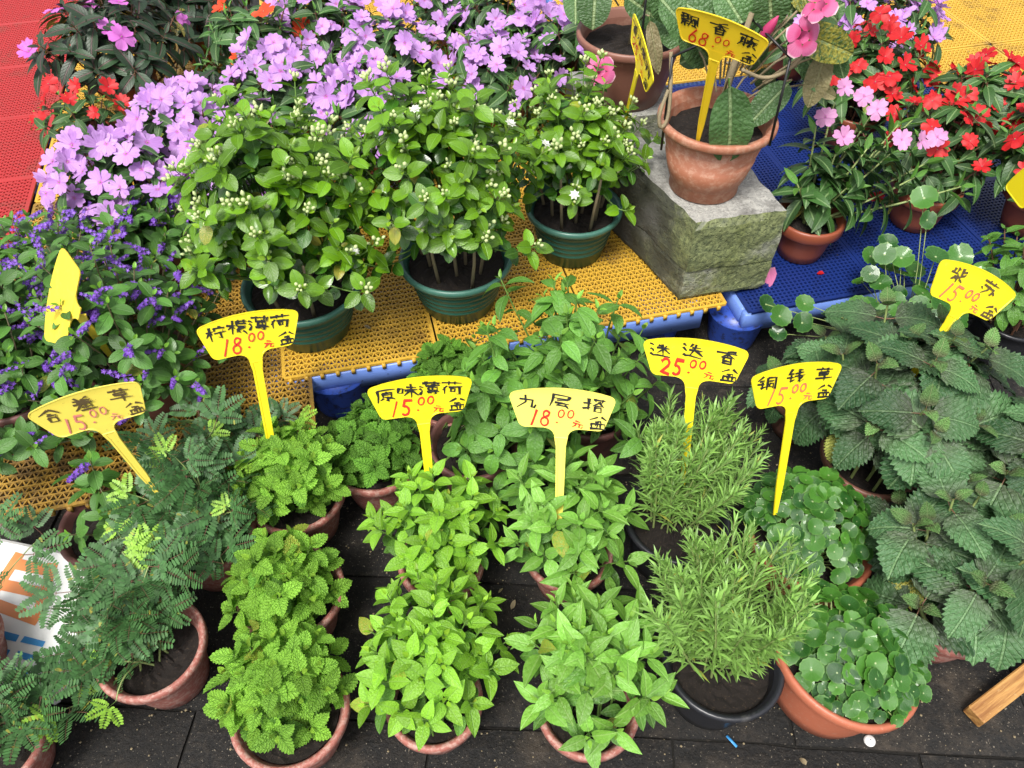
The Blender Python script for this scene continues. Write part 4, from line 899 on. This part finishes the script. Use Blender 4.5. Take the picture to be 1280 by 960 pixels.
def dipladenia(loc, label, kind, leaves, flowers, r, h, olds=(), buds=(), stakes=(), vines=()):
    t = plant('potted_flowering_vine', label, 'potted plant', loc, kind, r, h, 'flowering vines in large pots', drop=.035); o = np.array(loc)
    it = []
    for i, L in enumerate(leaves): big_leaf(it, np.array(L[:3])-o, np.array(L[3:6])-o, L[6] if len(L) > 6 else None, 'vine_old' if i in olds else 'vine', org=o)
    put(t, it, PN)
    g = G()
    for pts in vines: 
        q = [np.array(p)-o for p in pts]; 
        # smooth
        for _ in range(2): q = [q[0]] + sum([[a*.75 + b*.25, a*.25 + b*.75] for a, b in zip(q[:-1], q[1:])], []) + [q[-1]]
        tube(g, q, .0038, 6, 0)
    for i, L in enumerate(leaves):
        b = np.array(L[:3])-o; c = np.array([b[0]*.4, b[1]*.4, (h + b[2])*.5]); tube(g, [c, (b+c)/2 + (0, 0, .01), b], .0022, 5, 0)
    tube(g, [(0, 0, h-.04), (.01, .01, h+.08), (.02, .0, h+.2)], [.009, .007, .005], 7, 0)
    link('stems', g.mesh('stems', ['stem_wood']), t)
    for c, ax, s in flowers:
        g = G(); vine_flower(g, np.array(c)-o, ax, s); link('flower', g.mesh('flower', ['vine_petal']), t)
    for a, b in buds:
        g = G(); a = np.array(a)-o; b = np.array(b)-o; ell(g, a, b-a, np.linalg.norm(b-a), .010, 0, 8); link('flower_bud', g.mesh('flower_bud', ['vine_petal']), t)
    for a, b in stakes:
        g = G(); tube(g, [np.array(a)-o, np.array(b)-o], .0026, 7, 0); link('hanger_rod', g.mesh('hanger_rod', ['wire_black']), t)
    return t
D = [(0.391, 1.33, 0.66, 0.425, 1.285, 0.50, .075), (0.496, 1.396, 0.72, 0.64, 1.407, 0.665, .07), (0.52, 1.43, 0.74, 0.64, 1.48, 0.71, .07), (0.602, 1.452, 0.66, 0.582, 1.407, 0.56, .055), (0.613, 1.439, 0.66, 0.641, 1.424, 0.61, .035),
     (0.449, 1.437, 0.68, 0.376, 1.451, 0.77, .065), (0.448, 1.445, 0.66, 0.331, 1.438, 0.74, .075), (0.479, 1.424, 0.70, 0.45, 1.418, 0.79, .07), (0.546, 1.438, 0.60, 0.463, 1.371, 0.55, .06), (0.589, 1.46, 0.58, 0.651, 1.444, 0.56, .03),
     (0.418, 1.529, 0.62, 0.339, 1.519, 0.60, .06), (0.508, 1.445, 0.72, 0.525, 1.435, 0.79, .06), (0.539, 1.435, 0.66, 0.61, 1.469, 0.69, .05), (0.447, 1.478, 0.66, 0.51, 1.486, 0.60, .06), (0.563, 1.487, 0.64, 0.601, 1.407, 0.60, .05), (0.475, 1.47, 0.60, 0.543, 1.482, 0.56, .05), (0.503, 1.448, 0.74, 0.552, 1.402, 0.80, .06),
     (0.42, 1.50, 0.66, 0.34, 1.56, 0.72, .07), (0.50, 1.52, 0.68, 0.58, 1.60, 0.74, .07), (.40, 1.50, .60, .33, 1.47, .68, .075), (.44, 1.52, .64, .42, 1.56, .76, .075), (.55, 1.50, .66, .64, 1.53, .71, .06), (.36, 1.50, .64, .29, 1.50, .73, .07), (.58, 1.50, .60, .66, 1.47, .64, .07)]
dipladenia((.412, 1.42, ZT+.216), 'pink flowering vine with long ribbed leaves in a terracotta pot on the concrete block', 'pot_terra', D,
    [((.512, 1.350, .725), (.25, -.75, .35), .027), ((.528, 1.36, .775), (-.5, -.3, .7), .024)], .108, .165, olds=(3, 9), buds=[((.455, 1.41, .69), (.475, 1.40, .74))],
    stakes=[((.305, 1.40, .47), (.300, 1.41, .66)), ((.500, 1.335, .52), (.497, 1.345, .69)), ((.497, 1.345, .69), (.44, 1.43, .72)), ((.300, 1.41, .66), (.44, 1.43, .72))],
    vines=[[(.30, 1.40, .60), (.285, 1.38, .56), (.29, 1.375, .53), (.305, 1.38, .545), (.305, 1.40, .60), (.30, 1.43, .66)], [(.42, 1.36, .66), (.47, 1.37, .635), (.51, 1.36, .66), (.54, 1.38, .70)]])
E_ = [(0.192, 1.86, 0.62, 0.187, 1.785, 0.55, .085), (0.241, 1.795, 0.62, 0.358, 1.785, 0.55, .075), (0.395, 1.738, 0.66, 0.395, 1.689, 0.60, .05), (0.309, 1.738, 0.66, 0.372, 1.726, 0.58, .08), (0.21, 1.84, 0.66, 0.279, 1.833, 0.62, .07), (0.151, 1.911, 0.60, 0.144, 1.812, 0.56, .06), (0.352, 1.677, 0.66, 0.445, 1.636, 0.62, .06), (.33, 1.80, .60, .40, 1.74, .52, .09), (.30, 1.72, .60, .33, 1.66, .50, .04)]
dipladenia((.285, 1.83, ZT+.2), 'older vine in a big brown pot at the top edge, one leaf dried tan', 'pot_brown', E_, [((.199, 1.67, .50), (.1, -.6, .5), .027)], .125, .165, olds=(2, 8), stakes=[((.29, 1.72, .48), (.29, 1.73, .72))])
def block2():
    t = thing('concrete_block', 'second concrete block at the back, under the brown pot', 'block', (.185, 1.72, ZT), R(10)); g = G(); box(g, (0, 0, 0), (.24, .24, .199), 0, .006); link('slab', g.mesh('slab', ['concrete'], False), t)
block2()
# ------------------------------------------------------------------ PRICE SIGNS
GRASS = '0898 3937 6967 '
K = {'柠': '0636 2920 2603 2534 6978 4846 489886 4595 757162', '檬': '0636 2920 2603 2534 4898 5957 8987 4745 479786 5585 6543 655261 6341 8463 7290',
'薄': '1898 3936 7976 0615 0413 0012 3696 4542 458582 4383 6763 8798 3292 727060 4151', '荷': GRASS + '2603 1510 3595 4442 44646242 858070', '原': '1898 181400 5746 3633 36767333 3575 535041 3221 6281',
'味': '0603 06262303 4787 3595 6960 6531 6591', '九': '494400 1676718193', '层': '1898 98868616 181400 3585 2393 533181 7290', '塔': '0535 2821 0132 4898 5957 8987 7744 7794 5484 5350 53838050',
'迷': '4857 8877 3696 6961 6633 6693 0918 061514 02113190', '迭': '4937 4787 3595 695632 6592 0918 061514 02113190', '香': '8958 0797 5854 5724 5784 3430 34747030 3272 3070', '铜': '2906 1636 0434 2521 2142 5850 58989081 6686 6462 64848262', '钱': '2906 1636 0434 2521 2142 4687 4495 69637092 8461 7988',
'草': GRASS + '2624 26767424 2575 0292 5450', '飄': '0949 0705 07474505 1915 3935 0444 0343 2320 1200 3241 585440 58989291 6686 6563 65858363 7671 6180', '藤': GRASS + '161200 16363021 1535 1333 4595 4494 6753 6632 6694 6350 5342 6150 8371 8190',
'水': '595041 163612 8655 5591', '茉': GRASS + '1686 0494 5650 5411 5491', '莉': GRASS + '3625 0545 2520 2503 2533 6762 878071', '紫': '1816 3936 3848 0545 69658586 8867 5433 3363 7542 5250 3221 6281', '苏': GRASS + '15757161 464310 0312 8392',
'含': '5906 5996 4656 357563 3330 33737030', '羞': '2938 7968 1787 2676 0595 5854 451100 347471 3272 5451 2090', '盆': '4806 6896 356563 5532 1310 138380 4340 6360 0090', '元': '2868 0595 352200 65619193'}
def arc(cx, cy, rx, ry, a0, a1, n=10): return [(cx + rx*math.cos(R(a0 + (a1-a0)*i/n)), cy + ry*math.sin(R(a0 + (a1-a0)*i/n))) for i in range(n+1)]
NUM = {'0': [arc(4.5, 4.5, 3.2, 4.2, 80, 440, 14)], '1': [[(6, 9), (5, 5), (3.5, 0)]], '2': [[(1, 7)] + arc(4, 6.6, 2.6, 2.4, 150, -35, 7) + [(3, 2), (1, .3), (2.4, .9), (4, .6), (7.5, .2)]],
 '5': [[(3.4, 9), (2.5, 5.2)] + arc(3.8, 2.9, 2.8, 2.7, 110, -130, 9), [(3.4, 9), (8.3, 9.2)]], '6': [[(5.5, 9), (2.4, 5)] + arc(4, 2.6, 2.6, 2.5, 150, 500, 12)], '8': [[(7, 8)] + arc(4.8, 6.9, 2.1, 2., 60, 270, 7) + arc(4.2, 2.5, 2.7, 2.4, 80, -260, 11) + [(6.6, 6.5), (7, 8)]], '.': [[(3, 1.4), (4.2, 0)]]}
def glyph_mesh(ch, ink, wt, seed):
    g = G(); rr = random.Random(ord(ch)*31 + seed); strokes = []
    if ch in K:
        for s in K[ch].split(): strokes.append([(int(s[i]) + rr.uniform(-.38, .38), int(s[i+1]) + rr.uniform(-.38, .38)) for i in range(0, len(s), 2)])
    else: strokes = NUM[ch]
    for si, st in enumerate(strokes):
        p = [np.array((x/9-.5, y/9-.5, .004*si/ max(1, len(strokes)))) for x, y in st]
        if ch in K and len(p) == 2: m = (p[0]+p[1])/2 + np.array([rr.uniform(-.02, .02), rr.uniform(-.01, .03), 0]); p = [p[0], m, p[1]]
        k = len(p); sw = rr.uniform(.8, 1.25); rad = [wt*sw*(1.25 if i == 0 else (.5 if i == k-1 and ch in K else 1.))*rr.uniform(.8, 1.2) for i in range(k)]
        # flat ribbon with rounded section
        V = []; F = []; q = []
        for i in range(k):
            d = nrm(p[min(i+1, k-1)] - p[max(i-1, 0)]); s = np.array([-d[1], d[0], 0]); e = d*(wt*.5 if i == k-1 else (-wt*.5 if i == 0 else 0))
            for a, zz in ((-1, 0), (-.6, .012), (.6, .012), (1, 0)): V.append(p[i] + e + s*rad[i]*a + np.array([0, 0, zz]))
        for i in range(k-1):
            for j in range(3): F.append((i*4+j, i*4+j+1, (i+1)*4+j+1, (i+1)*4+j))
        F += [(3, 2, 1, 0), ((k-1)*4, (k-1)*4+1, (k-1)*4+2, (k-1)*4+3)]
        g.add(V, F)
    return g.mesh('glyph', [ink], False)
GC = {}; SEED = [0]
def glyph(ch, ink, wt):
    k = (ch, ink, wt, SEED[0])
    if k not in GC: GC[k] = glyph_mesh(ch, ink, wt, SEED[0])
    return GC[k]
def plate_outline():
    P_ = []
    def bez(a, b, c, n=6): return [((1-s)**2*a[0] + 2*s*(1-s)*b[0] + s*s*c[0], (1-s)**2*a[1] + 2*s*(1-s)*b[1] + s*s*c[1]) for s in np.linspace(0, 1, n)]
    half = [(.0105, -.006)] + bez((.0105, -.004), (.0115, .011), (.028, .0125)) + [(.045, .0120)] + bez((.058, .0115), (.0665, .0120), (.0695, .021), 6) + bez((.0815, .057), (.0855, .068), (.075, .0715), 6) + bez((.06, .0755), (.03, .0815), (0, .0818), 6)
    out = []
    for p in half:
        if not out or math.hypot(p[0]-out[-1][0], p[1]-out[-1][1]) > 1e-4: out.append(p)
    return out + [(-x, y) for x, y in out[-2::-1]]
OUT = plate_outline()
def plate_mesh(mat):
    g = G(); n = len(OUT); T = .0016; cx, cy = 0, .045
    def ins(p, d): v = nrm((p[0]-cx, p[1]-cy)); return (p[0]-v[0]*d, p[1]-v[1]*d)
    bow = lambda x: -.15*x*x
    rings = [[(x, y, -T/2) for x, y in OUT], [(x, y, T/2 + .0005) for x, y in OUT], [(*ins(p, .0018), T/2 + .0005) for p in OUT], [(*ins(p, .0026), T/2 - .0002) for p in OUT]]
    V = [(x, y, z + bow(x)) for r in rings for x, y, z in r]; F = []
    for q in range(3):
        for i in range(n): F.append((q*n+i, q*n+(i+1) % n, (q+1)*n+(i+1) % n, (q+1)*n+i))
    # fill with vertical strips between mirrored halves (outline is symmetric)
    for base, flip in ((3*n, 0), (0, 1)):
        for i in range(n//2):
            a, b = base+i, base+i+1; c, d = base+n-2-i, base+n-1-i
            if i == 0: d = base + n-1
            q = (a, b, c, d)
            if len(set(q)) == 4: F.append(q if not flip else q[::-1])
            elif len(set(q)) == 3: F.append(tuple(dict.fromkeys(q)) if not flip else tuple(dict.fromkeys(q))[::-1])
    g.add(V, F); return g.mesh('plate', [mat], False)
PLM = {}
GSN = 'yellow handwritten price signs'
def sign(label, loc, ypr, plate, name, price, stake_len, ink='ink_black', rink='ink_red', nx=None, wt=.060, pw=.075, blank=False, sag=False):
    Rm = Matrix.Rotation(R(ypr[0]), 4, 'Z') @ Matrix.Rotation(R(ypr[1]), 4, 'X') @ Matrix.Rotation(R(ypr[2]), 4, 'Z')
    foot = Vector(loc) + Rm @ Vector((0, -stake_len, 0)); t = thing('price_sign', label, 'price sign', foot, 0, GSN)
    M = Matrix.Translation(Vector(loc) - foot) @ Rm
    if plate not in PLM: PLM[plate] = plate_mesh(plate)
    pl = link('plate', PLM[plate], t, M)
    g = G(); w0, w1, L = .0105, .0068, stake_len; V = []
    ys = [-.0064, -.02, -L*.7, -L]; ws = [.0104, .0080, .0066, .003]
    for y, w_ in zip(ys, ws):
        for x, z in ((-w_, -.0012), (w_, -.0012), (w_, .0016), (w_*.62, .0016), (w_*.5, .0005), (-w_*.5, .0005), (-w_*.62, .0016), (-w_, .0016)): V.append((x, y, z))
    F = [tuple(range(8))[::-1], tuple(range(24, 32))]
    for q in range(3):
        for j in range(8): F.append((q*8+j, (q+1)*8+j, (q+1)*8+(j+1) % 8, q*8+(j+1) % 8))
    Ms = M
    if sag: Ms = Matrix.Translation(M.to_translation()) @ (Rm @ Vector((0, -1, 0))).rotation_difference(Vector((-.1, .25, -1))).to_matrix().to_4x4() @ Rm
    g.add(V, F); link('stake', g.mesh('stake', [plate], False), t, Ms)
    if blank: return t
    SEED[0] += 1
    def ch(c, x, y, sx, sy, ink_, w_, rot=0, shear=.12, nm='character'):
        S = Matrix(((sx, sy*shear, 0, 0), (0, sy, 0, 0), (0, 0, .015, 0), (0, 0, 0, 1)))
        link(nm, glyph(c, ink_, w_), t, M @ Matrix.Translation((x, y, .0014 - .15*x*x)) @ Matrix.Rotation(R(rot) - .7*0, 4, 'Z') @ S)
    k = len(name); xs = nx or [(-.055 + .105*i/(k-1)) for i in range(k)]; N_ = Matrix()
    for i, c in enumerate(name): ch(c, xs[i], .0605 - 1.7*xs[i]**2 + .0002, .0300, .0220, ink, wt, random.uniform(-4, 4) - 160*xs[i]*.3)
    x = -.040 if len(price) == 2 else -.034
    for i, c in enumerate(price): ch(c, x - .004 + i*.0185, .0290, .0200, .0265, rink, pw, 0, .22, 'digit')
    ch('.', x + .034, .026, .010, .008, rink, .14, 0, 0, 'decimal_point')
    for i in range(2): ch('0', x + .0395 + i*.0150, .0385, .0125, .0135, rink, .09, -8, .35, 'digit')
    ch('元', x + .0660, .0215, .0150, .0120, rink, .075, -5, .2)
    ch('盆', .0575, .0270, .0250, .0225, ink, wt, 3)
    return t
sign('yellow sign with four characters reading 18.00, tilted, in front of the largest green pot', (-.433, .889, .392), (34.3, 64.4, -12.7), 'sign_yellow', '柠檬薄荷', '18', .26)
sign('yellow sign reading 15.00 standing in the mint, four black characters', (-.144, .78, .36), (10.4, 69, -1.8), 'sign_yellow', '原味薄荷', '15', .24)
sign('pale yellow sign reading 18.00 standing in the rear basil, three black characters', (.078, .745, .369), (-9.7, 64.7, 4.4), 'sign_pale', '九层塔', '18', .19)
sign('yellow sign reading 25.00 standing in the rear rosemary', (.294, .828, .394), (-21.4, 67.5, 9.6), 'sign_yellow', '迷迭香', '25', .19, pw=.1)
sign('yellow sign with thin red 15.00 standing in the rear pennywort', (.45, .785, .383), (19.2, 66.5, -7.6), 'sign_yellow', '铜钱草', '15', .20, rink='ink_faded')
sign('orange yellow sign reading 68.00 in the terracotta pot on the block', (.347, 1.289, .717), (-34.1, 106, -5.5), 'sign_gold', '飄香藤', '68', .215, rink='ink_red', wt=.058)
sign('narrow looking yellow sign seen edge on beside the right jasmine', (.255, 1.515, .580), (-80, 93, -22), 'sign_yellow', '香水茉莉', '25', .28)
sign('yellow sign with brown ink at the right, half hidden by jagged perilla leaves', (.74, .936, .451), (8.1, 67.7, -27), 'sign_yellow', '紫苏', '15', .24, ink='ink_brown', rink='ink_faded', nx=[-.04, .028])
sign('dirt flecked pale sign with brown ink reading 15.00, beside the purple flowers', (-.613, .716, .419), (13.2, 82, 9.3), 'sign_dirty', '含羞草', '15', .15, ink='ink_brown', rink='ink_pink')
sign('blank yellow sign turned sideways among the purple flowers, faint smudges on it', (-.70, .905, .485), (142.7, 125, -89), 'sign_blank', '', '', .16, blank=True, sag=True)
sign('yellow sign cut off by the right photo edge near the red flowers', (1.0, 1.20, .49), (-75, 90, 60), 'sign_yellow', '', '', .18, blank=True)

# ------------------------------------------------------------------ SMALL THINGS
def board():
    t = thing('white_sign_board', 'white plastic board with orange and blue print lying under the feathery leaves', 'sign board', (-.875, .585, .06), R(-12))
    g = G(); box(g, (-.16, -.12, -.012), (.15, .125, 0), 0, .006); b = link('panel', g.mesh('panel', ['board_white'], False), t, Matrix.Rotation(R(8), 4, 'X'))
    g = G()
    for a, c in (((-.13, .10), (-.13, -.01)), ((-.05, .105), (-.06, -.01)), ((.02, .10), (.045, 0)), ((-.055, .085), (.03, .085)), ((-.05, .045), (.02, .045)), ((-.04, .01), (.05, .0)), ((-.15, .06), (-.09, .06))):
        d = nrm(np.array(c)-np.array(a))*.0; n_ = nrm((-(c[1]-a[1]), c[0]-a[0]))*.010; A = np.array(a); B_ = np.array(c); z = .0006 + .00008*len(g.v)
        g.add([(*(A+n_), z), (*(A-n_), z), (*(B_-n_), z), (*(B_+n_), z)], [(0, 1, 2, 3)])
    link('orange_lettering', g.mesh('orange_lettering', ['print_orange'], False), b)
    g = G()
    for y in (-.035, -.06, -.085):
        for x in (-.14, -.09, -.04, .01, .06): 
            z = .0006 + .00008*len(g.v); w_ = random.uniform(.016, .022); hh = random.uniform(.005, .008); g.add([(x-w_, y-hh, z), (x+w_, y-hh, z), (x+w_, y+hh*.8, z), (x-w_*.9, y+hh, z)], [(0, 1, 2, 3)])
    link('blue_lettering', g.mesh('blue_lettering', ['print_blue'], False), b)
board()
def rodb(g): tube(g, [(-1.08, .86, .27), (-.925, .725, .035)], .006, 10)
small_mesh('metal_rod', 'pale metal rod slanting in at the left photo edge', 'rod', 'metal_pale', rodb)
def plank():
    t = thing('wooden_stick', 'weathered orange brown square stick slanting in at the lower right corner', 'stick', (.765, .425, .02), math.atan2(.09, .155)); g = G(); box(g, (0, -.016, -.014), (.5, .016, .014), 0, .002); link('shaft', g.mesh('shaft', ['wood'], False), t, Matrix.Rotation(R(-7), 4, 'Y'))
plank()
def cap(g): lathe(g, [(.001, .006), (.007, .005), (.009, .003), (.0095, 0)], 24)
small_mesh('bottle_cap', 'round white cap on the pavement near the bottom edge', 'cap', 'cap_white', cap, (.590, .393, 0))
def petal_pile(g):
    v, f, u = leaf_geo(L=.065, W=.04, a=.5, b=.5, nt=6, fold=.9, droop=.6, wave=.05); g.add(v, f, 0, u); v, f, u = leaf_geo(L=.06, W=.035, a=.5, b=.4, nt=6, fold=.6, droop=.9, wave=.06); g.add(np.array(v) + (.012, .004, .004), f, 0, u)
small_mesh('fallen_flower', 'wilted pink blossom lying on the blue deck beside the block', 'fallen flower', 'fallen_petal', petal_pile, (.602, 1.405, ZT-.004), 2.9)
small_mesh('fallen_petal', 'single red petal on the blue deck in front of the pale pink flowers', 'petal', 'red_petal', lambda g: g.add(*[leaf_geo(L=.018, W=.014, a=.5, b=.5, nt=3, fold=.3)[k] for k in (0, 1)], 0, leaf_geo(L=.018, W=.014, a=.5, b=.5, nt=3)[2]), (.735, 1.39, ZT-.008), 1.2)
small_mesh('fallen_flower', 'crumpled red blossom lying on the blue deck between the two clay pots', 'fallen flower', 'red_petal', lambda g: flower_fn(5, .9, .1, .5)(g), (.925, 1.655, ZT+.01), 0)
for o in list(C.objects):
    if o.get('label') == 'crumpled red blossom lying on the blue deck between the two clay pots': o.scale = (.028,)*3; o.data.materials.append(MATS['stem_pale'])
small_mesh('blue_scrap', 'thin blue plastic scrap on the paving near the black pot', 'litter', 'print_blue', lambda g: box(g, (-.011, -.002, 0), (.011, .002, .0015)), (.362, .392, .001), -.9)
small_mesh('dry_leaf', 'curled brown dead leaf on the paving at the bottom edge', 'dead leaf', 'stem_wood', lambda g: g.add(*leaf_geo(L=.018, W=.009, nt=5, fold=.5, droop=.8)[:2], 0, leaf_geo(L=.018, W=.009, nt=5)[2]), (.475, .355, .003), .4)
g = G()
for i in range(700):
    x = random.uniform(-.9, 1.0); y = random.uniform(.3, 1.0); s = random.uniform(.0008, .0028); a = random.uniform(0, 6.28); z = .002 + s*.3
    c, d = math.cos(a)*s, math.sin(a)*s; g.add([(x+c, y+d, z), (x-d, y+c, z+s*.3), (x-c, y-d, z), (x+d, y-c, z+s*.2), (x, y, z+s*.8), (x, y, z-s)], [(0, 1, 4), (1, 2, 4), (2, 3, 4), (3, 0, 4), (1, 0, 5), (2, 1, 5), (3, 2, 5), (0, 3, 5)])
o = link('grit', g.mesh('grit', ['stem_wood'], False)); o['kind'] = 'stuff'; o['label'] = 'scattered grit and crumbs on the dark pavement'
g = G()
for i in range(260):
    u = random.uniform(-1.6, .95); v = random.uniform(0.02, .9); x, y = mloc(u, v); s = random.uniform(.001, .0035); a = random.uniform(0, 6.28); c, d = math.cos(a)*s, math.sin(a)*s; z = ZT + .001
    g.add([(x+c, y+d, z), (x-d, y+c, z+s*.3), (x-c, y-d, z), (x+d, y-c, z+s*.2), (x, y, z+s*.7)], [(0, 1, 4), (1, 2, 4), (2, 3, 4), (3, 0, 4)])
o = link('soil_crumbs', g.mesh('soil_crumbs', ['soil'], False)); o['kind'] = 'stuff'; o['label'] = 'dark soil crumbs scattered on the plastic mats'

g = G()
for i in range(34):
    x = random.uniform(-.85, 1.0); y = random.uniform(.33, 1.0); v, f, u = leaf_geo(L=random.uniform(.008, .02), W=random.uniform(.004, .010), a=.5, b=.7, nt=4, nx=1, fold=random.uniform(0, .6), droop=random.uniform(-.5, 1))
    a = random.uniform(0, 6.28); v = np.array(v) @ np.array([[math.cos(a), math.sin(a), 0], [-math.sin(a), math.cos(a), 0], [0, 0, 1]]) + (x, y, .005); g.add(v, f, i % 3, u)
o = link('leaf_litter', g.mesh('leaf_litter', ['perilla_yellow_leaf', 'stem_wood', 'vine_old_leaf'])); o['kind'] = 'stuff'; o['label'] = 'tiny dried leaf bits scattered over the dark pavement'

g = G()
for i in range(90):
    u = random.uniform(-1.6, 1.3); v = random.uniform(0.03, 1.6); x, y = mloc(u, v); L_ = random.uniform(.008, .024)
    vv, f, uu = leaf_geo(L=L_, W=L_*random.uniform(.4, .8), a=.5, b=.6, nt=4, nx=1, fold=random.uniform(0, .5), droop=random.uniform(-.5, 1)); a = random.uniform(0, 6.28)
    vv = np.array(vv) @ np.array([[math.cos(a), math.sin(a), 0], [-math.sin(a), math.cos(a), 0], [0, 0, 1]]) + (x, y, ZT + .003); g.add(vv, f, random.choice((0, 1, 2, 3, 4)), uu)
o = link('leaf_litter', g.mesh('leaf_litter', ['jasmine_leaf', 'stem_wood', 'vine_old_leaf', 'lilac_petal', 'jasmine_old_shaded_leaf'])); o['kind'] = 'stuff'; o['label'] = 'fallen leaves and petals scattered over the plastic mats'
